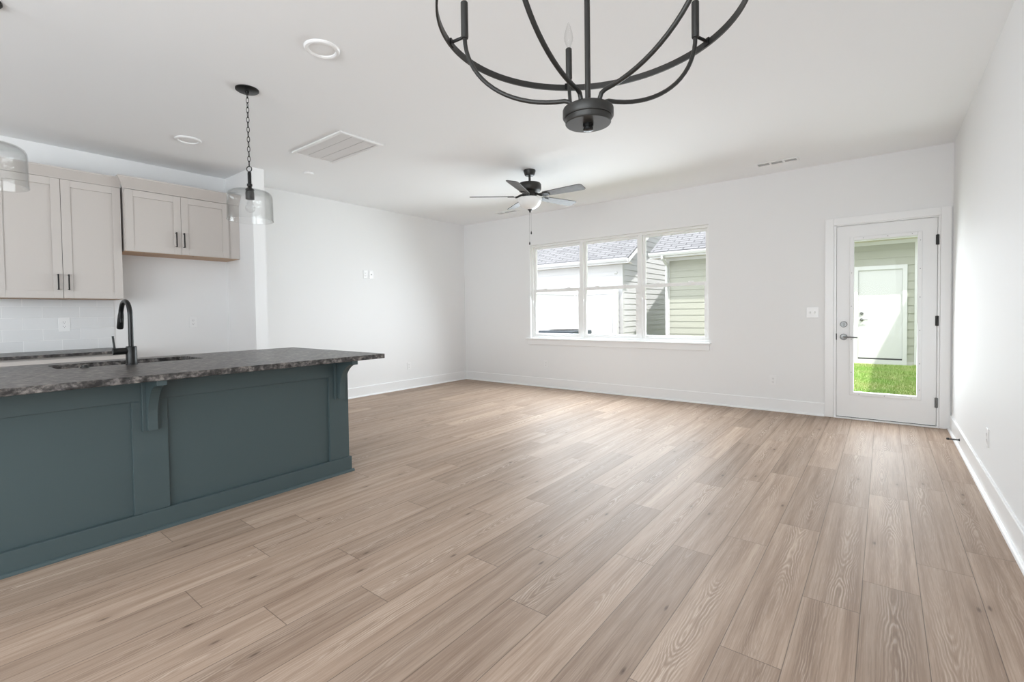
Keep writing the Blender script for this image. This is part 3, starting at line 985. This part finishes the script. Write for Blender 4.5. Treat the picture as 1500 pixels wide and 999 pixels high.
# ------------------------------------------------------------------ ceiling fixtures
def disk_light(x, y, label, r=0.099):
    o = thing('recessed_light', label, 'ceiling light', (x, y, H), 'flush disk lights')
    MB().lathe([(r, H), (r, H - 0.006), (r - 0.006, H - 0.013), (r - 0.018, H - 0.015), (r - 0.026, H - 0.010), (r - 0.028, H - 0.004)], (x, y, 0), 48).build('trim_ring', 'trim', o, smooth=True)
    MB().lathe([(r - 0.028, H - 0.0045), (r - 0.04, H - 0.006), (0, H - 0.008)], (x, y, 0), 48).build('diffuser', 'diffuser', o, smooth=True)


disk_light(-2.595, 1.541, 'white disk ceiling light nearest the black chandelier')
disk_light(-4.825, 1.568, 'white disk ceiling light above the kitchen beside the hanging pendant')
tag(MB().lathe([(0.05, H), (0.05, H - 0.008), (0.044, H - 0.016), (0.0, H - 0.018)], (-4.97, 2.76, 0), 32).build('smoke_alarm', 'trim', smooth=True, at=(-4.97, 2.76, H)),
    'tiny white round sensor on the ceiling beyond the large return grille', 'sensor')

# return air grille
rg = thing('return_grille', 'large white rectangular return air grille on the ceiling', 'ceiling vent', (-4.035, 2.523, H))
gx_0, gx_1, gy_0, gy_1 = -4.447, -3.624, 2.300, 2.746
g = MB()
g.box(gx_0, gx_1, gy_0, gy_0 + 0.03, H - 0.014, H).box(gx_0, gx_1, gy_1 - 0.03, gy_1, H - 0.014, H)
g.box(gx_0, gx_0 + 0.03, gy_0 + 0.03, gy_1 - 0.03, H - 0.014, H).box(gx_1 - 0.03, gx_1, gy_0 + 0.03, gy_1 - 0.03, H - 0.014, H)
g.build('frame', 'trim', rg, bevel=0.003)
g = MB()
g.box(gx_0 + 0.03, gx_1 - 0.03, gy_0 + 0.03, gy_1 - 0.03, H - 0.001, H)
g.build('backing', 'ventpale', rg)
nsl = 34
yy0, yy1 = gy_0 + 0.03, gy_1 - 0.03
lw_ = MB()
for k in range(nsl):
    yk = yy0 + (yy1 - yy0) * (k + 0.5) / nsl
    if min(abs(yk - q) for q in (2.435, 2.562, 2.685)) < 0.0085:
        continue
    lw_.prism([(yk - 0.0058, H - 0.0085), (yk - 0.0058, H - 0.0075), (yk + 0.0052, H - 0.0115), (yk + 0.0052, H - 0.0125)], 'x', gx_0 + 0.03, gx_1 - 0.03)
lw_.build('louvers', 'trim', rg)


def register(xc, yc, label):
    o = thing('ceiling_register', label, 'ceiling vent', (xc, yc, H), 'supply registers near the back wall')
    w, d = 0.40, 0.14
    x0, x1, y0, y1 = xc - w / 2, xc + w / 2, yc - d / 2, yc + d / 2
    k = MB()
    k.box(x0, x1, y0, y0 + 0.03, H - 0.007, H).box(x0, x1, y1 - 0.03, y1, H - 0.007, H)
    for a in (x0, x0 + 0.128, x0 + 0.252, x1 - 0.02):
        k.box(a, a + 0.02, y0 + 0.03, y1 - 0.03, H - 0.007, H)
    k.build('frame', 'trim', o, bevel=0.002)
    MB().box(x0 + 0.02, x1 - 0.02, y0 + 0.03, y1 - 0.03, H - 0.001, H).build('backing', 'ventdark', o)
    lo = MB()
    for j in range(5):
        yk = y0 + 0.036 + 0.068 * (j + .5) / 5
        lo.prism([(yk - 0.003, H - 0.006), (yk - 0.0015, H - 0.0065), (yk + 0.003, H - 0.0015), (yk + 0.0015, H - 0.001)], 'x', x0 + 0.02, x1 - 0.02)
    lo.build('louvers', 'trim', o)


register(-0.90, 5.74, 'white slotted ceiling register between window and door')
register(-4.60, 5.78, 'white slotted ceiling register behind the fan blades')


# pendants
def pendant(x, y, label):
    o = thing('pendant_light', label, 'pendant light', (x, y, H), 'glass pendants over the island')
    MB().lathe([(0.073, H), (0.073, H - 0.008), (0.064, H - 0.014), (0.014, H - 0.017), (0.012, H - 0.03), (0.0, H - 0.03)], (x, y, 0), 40).build('canopy', 'black', o, smooth=True)
    ch = MB()
    zt, zb = H - 0.024, 2.215
    nl = 15
    pitch = (zt - zb) / nl
    for i in range(nl):
        zc_ = zt - pitch * (i + 0.5)
        a = (0.785 if i % 2 else -0.785)
        ca, sa = math.cos(a), math.sin(a)
        lp = []
        for k in range(16):
            t = 2 * math.pi * k / 16
            w_, h_ = 0.0085 * math.cos(t), (pitch / 2 + 0.0035) * math.sin(t)
            lp.append((x + w_ * ca, y + w_ * sa, zc_ + h_))
        ch.tube(lp, 0.0022, 6, closed=True)
    ch.build('chain', 'black', o, smooth=True)
    MB().tube([(x + 0.0177 * math.cos(t) * .8, y + 0.0177 * math.cos(t) * .6, 2.196 + 0.0177 * math.sin(t)) for t in [2 * math.pi * k / 24 for k in range(24)]], 0.003, 8, closed=True).build('loop', 'black', o, smooth=True)
    MB().lathe([(0.006, 2.178), (0.0105, 2.174), (0.0115, 2.165), (0.0115, 2.095), (0.017, 2.092), (0.017, 2.078), (0.0125, 2.076), (0.014, 2.068), (0.0265, 2.056), (0.0265, 2.0465), (0, 2.0465)], (x, y, 0), 28).build('stem', 'black', o, smooth=True)
    soc = MB().lathe([(0.020, 2.0462), (0.0275, 2.0385), (0.0275, 1.988), (0.022, 1.986), (0, 1.986)], (x, y, 0), 28).build('socket', 'bronze', o, smooth=True)
    prof = [(0.0, 1.895), (0.012, 1.897), (0.024, 1.906), (0.030, 1.92), (0.030, 1.932), (0.024, 1.95), (0.016, 1.965), (0.0135, 1.985)]
    MB().lathe(prof, (x, y, 0), 28).build('bulb', 'bulb_glass', soc, smooth=True)
    R = 0.141
    out = [(0.0265, 2.0455), (0.098, 2.0435), (0.119, 2.039), (0.132, 2.029), (0.139, 2.014), (R, 1.998), (R + 0.001, 1.93), (R + 0.002, 1.852), (R + 0.004, 1.842), (R + 0.002, 1.839)]
    inn = [(r - 0.004, z - (0.004 if z > 2.0 else 0.0)) for r, z in reversed(out[:-1])]
    MB().lathe(out + inn, (x, y, 0), 56, closed=True).build('glass_shade', 'shade_glass', o, smooth=True)


pendant(-3.457, 1.486, 'clear glass drum pendant on a black chain in front of the wall end')
pendant(-3.457, 0.262, 'clear glass drum pendant cut off by the left edge of the photo')

# chandelier
ccx, ccy = -0.683, 1.244
chd = thing('chandelier', 'dark bronze five arm ring chandelier hanging closest to the camera', 'chandelier', (ccx, ccy, H))
MB().lathe([(0.065, H), (0.065, H - 0.012), (0.058, H - 0.022), (0.02, H - 0.026), (0.012, H - 0.05), (0, H - 0.05)], (ccx, ccy, 0), 40).build('canopy', 'bronze', chd, smooth=True)
MB().tube([(ccx, ccy, H - 0.04), (ccx, ccy, 1.77)], 0.0083, 16).build('rod', 'bronze', chd, smooth=True)
MB().lathe([(0.0, 1.783), (0.030, 1.782), (0.062, 1.777), (0.0725, 1.771), (0.0735, 1.768), (0.0735, 1.748), (0.071, 1.744), (0.068, 1.744)], (ccx, ccy, 0), 56).build('hub', 'bronze', chd, smooth=True)
hb = MB().lathe([(0.0675, 1.7445), (0.0675, 1.741), (0.066, 1.739), (0.066, 1.730), (0.064, 1.7275), (0, 1.7275)], (ccx, ccy, 0), 56).build('hub_cover', 'bronze', chd, smooth=True)
MB().lathe([(0.0155, 1.7275), (0.0155, 1.720), (0.0135, 1.7195), (0.0135, 1.7165), (0.0145, 1.716), (0.0145, 1.7105), (0.010, 1.709), (0, 1.709)], (ccx, ccy, 0), 28).build('finial', 'black', hb, smooth=True)
Fh = Vector((-sy_, cy_, 0)); Rh = Vector((cy_, sy_, 0))
rs, rr_, zs, zr = 0.384, 0.433, 2.048, 2.036
ring = MB()
ring.lathe([(rr_ - 0.003, zr - 0.0105), (rr_ + 0.003, zr - 0.0105), (rr_ + 0.003, zr + 0.0105), (rr_ - 0.003, zr + 0.0105)], (ccx, ccy, 0), 128, closed=True)
ring.build('ring', 'bronze', chd, smooth=True)
for k in range(5):
    a = math.radians(72 * k) - 0.0169
    dr = Fh * math.cos(a) + Rh * math.sin(a)
    c0 = Vector((ccx, ccy, 0))
    P = lambda r, z: c0 + dr * r + Vector((0, 0, z))
    pts = [P(0.046, 1.775), P(0.047, 1.788), P(0.053, 1.799), P(0.068, 1.804)]
    za = 1.804
    for j in range(1, 19):
        t = math.pi / 2 * j / 18
        pts.append(P(0.068 + (rs - 0.068) * math.sin(t) ** 1.0, zs - (zs - za) * math.cos(t) ** 1.0))
    arm = MB().tube(pts, 0.0066, 12).build('arm', 'bronze', chd, smooth=True)
    q = P(rs, 0)
    MB().lathe([(0.0, zs - 0.004), (0.0105, zs - 0.004), (0.0115, zs), (0.0115, zs + 0.106), (0.009, zs + 0.109), (0, zs + 0.109)], (q.x, q.y, 0), 24).build('candle_sleeve', 'bronze', arm, smooth=True)
    MB().lathe([(0.0065, zs + 0.108), (0.0075, zs + 0.116), (0.0155, zs + 0.138), (0.0165, zs + 0.148), (0.014, zs + 0.166), (0.007, zs + 0.19), (0.002, zs + 0.204), (0, zs + 0.205)], (q.x, q.y, 0), 20).build('candle_bulb', 'bulb_glass', arm, smooth=True)
    br = MB()
    br.tube([P(rs, zs + 0.001), P(rr_ - 0.001, zr + 0.0035)], 0.005, 8)
    tn = Vector((-dr.y, dr.x, 0))
    v = []
    for s1 in (-0.010, 0.010):
        for rr2 in (rr_ - 0.0075, rr_ - 0.0025):
            for dz in (-0.008, 0.013):
                v.append(P(rr2, zr + dz) + tn * s1)
    br.add(v, [(0, 1, 3, 2), (4, 6, 7, 5), (0, 4, 5, 1), (2, 3, 7, 6), (0, 2, 6, 4), (1, 5, 7, 3)])
    br.build('ring_bracket', 'black', arm)

# ceiling fan
fcx, fcy = -3.072, 4.264
fan = thing('ceiling_fan', 'dark five blade ceiling fan with a white glass bowl light, near the window', 'ceiling fan', (fcx, fcy, H))
MB().lathe([(0.066, H), (0.067, H - 0.012), (0.058, H - 0.04), (0.05, H - 0.058), (0.03, H - 0.062), (0, H - 0.062)], (fcx, fcy, 0), 36).build('canopy', 'bronze', fan, smooth=True)
MB().tube([(fcx, fcy, H - 0.05), (fcx, fcy, 2.60)], 0.0125, 14).build('downrod', 'bronze', fan, smooth=True)
MB().lathe([(0.0, 2.625), (0.022, 2.622), (0.03, 2.606), (0.09, 2.602), (0.118, 2.594), (0.127, 2.58), (0.127, 2.535), (0.118, 2.515), (0.085, 2.503), (0.075, 2.48), (0.07, 2.468), (0, 2.468)], (fcx, fcy, 0), 48).build('motor_housing', 'bronze', fan, smooth=True)
MB().lathe([(0.075, 2.470), (0.078, 2.44), (0.07, 2.431), (0, 2.431)], (fcx, fcy, 0), 36).build('switch_housing', 'bronze', fan, smooth=True)
prof = []
for k in range(0, 13):
    t = math.pi / 2 * k / 12
    prof.append((max(0.0001 if k < 12 else 0, 0.131 * math.cos(t)), 2.428 - 0.118 * math.sin(t)))
bowl = MB().lathe([(0.125, 2.434), (0.131, 2.428)] + prof[1:], (fcx, fcy, 0), 44).build('bowl_shade', 'frost', fan, smooth=True)
MB().lathe([(0.0, 2.316), (0.026, 2.312), (0.024, 2.305), (0.011, 2.298), (0.010, 2.285), (0.004, 2.276), (0, 2.275)], (fcx, fcy, 0), 20).build('finial', 'bronze', bowl, smooth=True)
for k in range(5):
    a = math.radians(2 + 72 * k)
    rot = Matrix.Translation((fcx, fcy, 2.452)) @ Matrix.Rotation(a, 4, 'Z')
    tilt = rot @ Matrix.Rotation(math.radians(-12), 4, 'X')
    out = [(0.19, -0.052), (0.60, -0.068), (0.645, -0.062), (0.66, -0.045), (0.66, 0.045), (0.645, 0.062), (0.60, 0.068), (0.19, 0.052), (0.175, 0.035), (0.175, -0.035)]
    n_ = len(out)
    bl = MB().add([(x, y, 0.0) for x, y in out] + [(x, y, 0.007) for x, y in out],
                  [tuple(range(n_)), tuple(reversed(range(n_, 2 * n_)))] + [(i, n_ + i, n_ + (i + 1) % n_, (i + 1) % n_) for i in range(n_)])
    blade = bl.build('blade', 'blade', fan, bevel=0.0015, xf=tilt)
    ir = MB()
    ir.tube([(0.07, 0, 0.022), (0.10, 0, 0.016), (0.135, 0, -0.001), (0.16, 0, -0.008)], [0.013, 0.012, 0.011, 0.011], 10)
    ir.box(0.15, 0.245, -0.030, 0.030, -0.0065, -0.0005).box(0.15, 0.19, -0.042, 0.042, -0.0065, -0.0005)
    ir.build('blade_iron', 'bronze', blade, xf=tilt)
for (ox, oy, zb, nm) in ((0.045, 0.03, 2.05, 0), (-0.02, 0.025, 1.936, 1)):
    cx_, cyy = fcx + ox * 0.35 + 0.0, fcy - 0.135 * 0.0
    px_, py_ = (fcx + 0.012, fcy + 0.003) if nm == 0 else (fcx - 0.006, fcy - 0.004)
    c_ = MB().tube([(px_, py_, 2.278), (px_, py_, zb + 0.02)], 0.0009, 6).build('pull_chain', 'nickel', fan)
    MB().lathe([(0.0, zb + 0.026), (0.003, zb + 0.022), (0.0075, zb + 0.008), (0.0075, zb - 0.004), (0.004, zb - 0.012), (0, zb - 0.013)], (px_, py_, 0), 14).build('fob', 'black', c_, smooth=True)

# ------------------------------------------------------------------ outdoors: lawn, two garages, fence, condenser
GZ = -0.1
tag(MB().add([(-24, D + 0.17, GZ), (14, D + 0.17, GZ), (14, 30, GZ), (-24, 30, GZ), (-24, D + 0.17, GZ - 0.3), (14, D + 0.17, GZ - 0.3), (14, 30, GZ - 0.3), (-24, 30, GZ - 0.3)],
              [(0, 1, 2, 3), (7, 6, 5, 4), (0, 4, 5, 1), (1, 5, 6, 2), (2, 6, 7, 3), (3, 7, 4, 0)]).build('ground', 'lawn'), None, None, kind='structure')
structure(MB().box(-24, -3.2, D + 0.17, 13.58, GZ - 0.05, GZ + 0.03).build('ground_bounce', 'bounce_ground'))  # added neutral ground, chosen for the light it bounces onto the garages
rg_ = random.Random(5)
gb = MB()
for i in range(26000):
    y = 8.3 + 5.2 * rg_.random()
    x = -0.95 + 2.0 * rg_.random()
    if y > 13.3 and -0.62 < x < 0.5: continue
    h = rg_.uniform(0.018, 0.05)
    a = rg_.uniform(0, math.pi)
    w_ = rg_.uniform(0.003, 0.006)
    lx, ly = rg_.gauss(0, 0.015), rg_.gauss(0, 0.015)
    gb.v += [Vector((x - w_ * math.cos(a), y - w_ * math.sin(a), GZ)), Vector((x + w_ * math.cos(a), y + w_ * math.sin(a), GZ)), Vector((x + lx, y + ly, GZ + h))]
    k = len(gb.v)
    gb.f.append((k - 3, k - 2, k - 1)); gb.mi.append(0)
_me = bpy.data.meshes.new('grass')
_me.from_pydata([tuple(p) for p in gb.v], [], gb.f)
_me.materials.append(M['grass'])
_go = bpy.data.objects.new('grass', _me); C.objects.link(_go)
tag(_go, 'short green grass on the lawn seen through the door glass', 'grass', kind='stuff')


def siding_wall(mb, axis, pos, out, a, b, z0, ztop, course=0.178, mi=0):
    """Lapped boards on a wall plane. axis 'y': wall at y=pos, boards run along x from a to b; out is the outward sign. ztop: number or function of the run coordinate for a gable."""
    z = z0
    while True:
        zt = z + course
        if not callable(ztop):
            if z >= ztop - 1e-4: break
            zt = min(zt, ztop)
            p, q = a, b
        else:
            p, q = ztop(z)
            if q - p < 0.05: break
        f0, f1 = pos + out * 0.016, pos + out * 0.004
        if axis == 'y':
            vs = [(p, pos - out * 0.05, z), (q, pos - out * 0.05, z), (q, f0, z), (p, f0, z), (p, pos - out * 0.05, zt), (q, pos - out * 0.05, zt), (q, f1, zt), (p, f1, zt)]
        else:
            vs = [(pos - out * 0.05, p, z), (pos - out * 0.05, q, z), (f0, q, z), (f0, p, z), (pos - out * 0.05, p, zt), (pos - out * 0.05, q, zt), (f1, q, zt), (f1, p, zt)]
        mb.add(vs, [(0, 1, 2, 3), (4, 7, 6, 5), (0, 4, 5, 1), (1, 5, 6, 2), (2, 6, 7, 3), (3, 7, 4, 0)], mi)
        z = zt
    return mb


def garage(x0, x1, siding, label, ez, door_at=None, fz=2.6, downspout=None):
    y0, y1 = 13.6, 19.6
    ov, slope = 0.36, 0.58
    o = thing('garage', label, 'garage', ((x0 + x1) / 2, (y0 + y1) / 2, GZ), 'detached garages behind the house')
    ym = (y0 + y1) / 2
    wall_top = ez - 0.06
    apex = ez + slope * (ym - y0 + ov)
    w = MB()
    # front
    if door_at:
        d0, d1, dz = door_at
        siding_wall(w, 'y', y0, -1, x0, d0, GZ + 0.08, wall_top)
        siding_wall(w, 'y', y0, -1, d1, x1, GZ + 0.08, wall_top)
        siding_wall(w, 'y', y0, -1, d0, d1, GZ + 0.08 + 0.178 * round((dz - GZ - 0.08) / 0.178), wall_top)
    else:
        siding_wall(w, 'y', y0, -1, x0, x1, GZ + 0.08, wall_top)
    siding_wall(w, 'y', y1, 1, x0, x1, GZ + 0.08, wall_top)
    def gable(z):
        t = max(0.0, (z - wall_top) / slope)
        return y0 + t, y1 - t
    for xs, sg in ((x0, -1), (x1, 1)):
        siding_wall(w, 'x', xs, sg, y0, y1, GZ + 0.08, gable)
    w.build('siding', siding, o)
    MB().box(x0 - 0.01, x1 + 0.01, y0 - 0.02, y1 + 0.02, GZ - 0.1, GZ + 0.08).build('foundation', 'concrete', o)
    # corner boards and frieze
    for xs, sg in ((x0, -1), (x1, 1)):
        for ys, sy in ((y0, -1), (y1, 1)):
            t = MB()
            t.box(xs + sg * 0.022, xs - sg * 0.085, ys + sy * 0.022, ys - sy * 0.01, GZ + 0.02, wall_top)
            t.box(xs + sg * 0.022, xs - sg * 0.01, ys - sy * 0.01, ys - sy * 0.085, GZ + 0.02, wall_top)
            t.build('corner_board', 'ext_trim', o)
    MB().box(x0, x1, y0 - 0.024, y0, fz, wall_top + 0.06).build('frieze_board', 'ext_trim', o)
    # roof: two slopes with thickness
    xa, xb = x0 - ov, x1 + ov
    th = 0.05
    r = MB()
    ya, yb = y0 - ov, y1 + ov
    sec = [(ya, ez), (ym, apex), (yb, ez), (yb, ez + th), (ym, apex + th), (ya, ez + th)]
    r.add([(xa, y, z) for y, z in sec] + [(xb, y, z) for y, z in sec],
          [(0, 1, 4, 5), (1, 2, 3, 4), (6, 11, 10, 7), (7, 10, 9, 8), (0, 6, 7, 1), (1, 7, 8, 2), (5, 4, 10, 11), (4, 3, 9, 10), (0, 5, 11, 6), (2, 8, 9, 3)])
    r.build('roof', 'shingle', o, uv=True)
    f = MB()
    f.box(xa, xb, ya - 0.004, ya + 0.02, ez - 0.13, ez + 0.01)
    f.build('fascia', 'ext_trim', o)
    MB().box(xa + 0.02, xb - 0.02, ya + 0.02, y0 - 0.02, ez - 0.12, ez - 0.105).build('soffit', 'soffit', o)
    for xs in (xa, xb - 0.025):
        MB().prism([(ya, ez - 0.13), (ym, apex - 0.13), (yb, ez - 0.13), (yb, ez + 0.005), (ym, apex + 0.005), (ya, ez + 0.005)], 'x', xs, xs + 0.025).build('rake_board', 'ext_trim', o)
    gt = MB()
    gt.prism([(ya - 0.01, ez - 0.09), (ya - 0.085, ez - 0.075), (ya - 0.115, ez - 0.02), (ya - 0.115, ez + 0.02), (ya - 0.105, ez + 0.02), (ya - 0.10, ez - 0.015), (ya - 0.08, ez - 0.06), (ya - 0.01, ez - 0.075)], 'x', xa, xb)
    gt.build('gutter', 'ext_trim', o)
    if downspout is not None:
        dxs = downspout
        dsb = MB()
        dsb.tube([(dxs, ya - 0.06, ez - 0.07), (dxs, ya - 0.05, ez - 0.14), (dxs, y0 - 0.08, ez - 0.30), (dxs, y0 - 0.065, ez - 0.38), (dxs, y0 - 0.065, GZ + 0.12)], 0.042, 8)
        dsb.build('downspout', 'ext_trim', o, smooth=True)
    if door_at:
        d0, d1, dz = door_at
        c = MB()
        c.box(d0, d0 + 0.08, y0 - 0.03, y0 + 0.05, GZ + 0.1, dz).box(d1 - 0.08, d1, y0 - 0.03, y0 + 0.05, GZ + 0.1, dz)
        c.box(d0 + 0.08, d1 - 0.08, y0 - 0.03, y0 + 0.05, dz - 0.09, dz)
        c.box(d0, d1, y0 - 0.03, y0 + 0.05, GZ, GZ + 0.1)
        c.build('door_casing', 'ext_trim', o)
        dd = MB().box(d0 + 0.082, d1 - 0.082, y0 + 0.0, y0 + 0.045, GZ + 0.135, dz - 0.092).build('door', 'ext_trim', o)
        MB().box(d0 + 0.082, d1 - 0.082, y0 + 0.008, y0 + 0.045, GZ + 0.1, GZ + 0.135).build('door_sweep', 'bark', dd)
        kx = d0 + 0.082 + 0.066
        MB().lathe([(0.036, y0), (0.034, y0 - 0.02), (0, y0 - 0.024)], (kx, 0, 1.05), 18, 'y').build('deadbolt', 'nickel', dd, smooth=True)
        kb = MB().lathe([(0.036, y0), (0.034, y0 - 0.012), (0.012, y0 - 0.016), (0.012, y0 - 0.05), (0, y0 - 0.05)], (kx, 0, 0.905), 18, 'y').build('lever_handle', 'nickel', dd, smooth=True)
        MB().tube([(kx, y0 - 0.045, 0.905), (kx + 0.12, y0 - 0.045, 0.903)], 0.009, 8).build('lever', 'nickel', kb, smooth=True)
    return o


gA = garage(-13.0, -6.33, 'white_siding', 'white sided garage behind the white fence seen through the window', 2.74, fz=2.42)
gB = garage(-4.95, 0.617, 'green_siding', 'sage green sided garage with a white side door', 2.80, door_at=(-0.548, 0.408, 2.128), fz=2.6, downspout=-4.93)
MB().tube([(-6.44, 13.40, 2.36), (-6.44, 13.36, 2.32)], 0.045, 12).build('flood_lamp', 'ext_trim', gA, smooth=True)

fe = thing('fence', 'tall white vinyl privacy fence in front of the white garage', 'fence', (-7.85, 13.3, GZ))
p = MB()
p.box(-7.85, -6.42, 13.27, 13.30, 0.0, 1.70)
p.box(-7.865, -7.835, 6.9, 13.27, 0.0, 1.70)
p.build('panel', 'ext_trim', fe)
rl = MB()
rl.box(-7.85, -6.42, 13.255, 13.315, 1.71, 1.84).box(-7.85, -6.42, 13.255, 13.315, GZ + 0.02, 0.1)
rl.box(-7.88, -7.82, 6.9, 13.27, 1.71, 1.84).box(-7.88, -7.82, 6.9, 13.27, GZ + 0.02, 0.1)
rl.build('rails', 'ext_trim', fe)
for x, y in ((-7.85, 13.285), (-6.40, 13.285), (-7.85, 10.2), (-7.85, 6.9)):
    MB().box(x - 0.062, x + 0.062, y - 0.062, y + 0.062, GZ - 0.1, 1.88).build('post', 'ext_trim', fe)

ac = thing('air_conditioner', 'dark topped outdoor condenser unit below the left window pane', 'air conditioner', (-5.5, 8.9, GZ))
MB().box(-5.95, -5.05, 8.5, 9.3, GZ, GZ + 0.08).build('pad', 'concrete', ac)
k = MB()
k.box(-5.9, -5.1, 8.55, 9.25, GZ + 0.08, 0.69)
k.build('casing', 'acpale', ac, bevel=0.02)
lv_ = MB()
for j in range(12):
    z = 0.05 + j * 0.05
    lv_.box(-5.905, -5.095, 8.545, 9.255, z, z + 0.012)
lv_.build('louvers', 'acpale', ac)
MB().box(-5.945, -5.06, 8.505, 9.3, 0.69, 0.775).build('top_cover', 'acgrey', ac, bevel=0.015)
gr = MB()
for j in range(5):
    r = 0.08 + 0.065 * j
    gr.tube([(-5.5 + r * math.cos(t), 8.9 + r * math.sin(t), 0.785) for t in [2 * math.pi * q / 28 for q in range(28)]], 0.006, 6, closed=True)
gr.build('fan_guard', 'bark', ac)

# the house's own upper storeys and the neighbouring house, which shade the yard
us = MB()
us.box(XL - 0.6, XR + 1.6, YF - 0.2, D + 0.17, H + 0.2, 7.9)
structure(us.build('wall_upper_storeys', 'white_siding'))
structure(MB().box(2.25, 9.0, YF, 12.2, GZ, 6.0).build('wall_next_house', 'white_siding'))
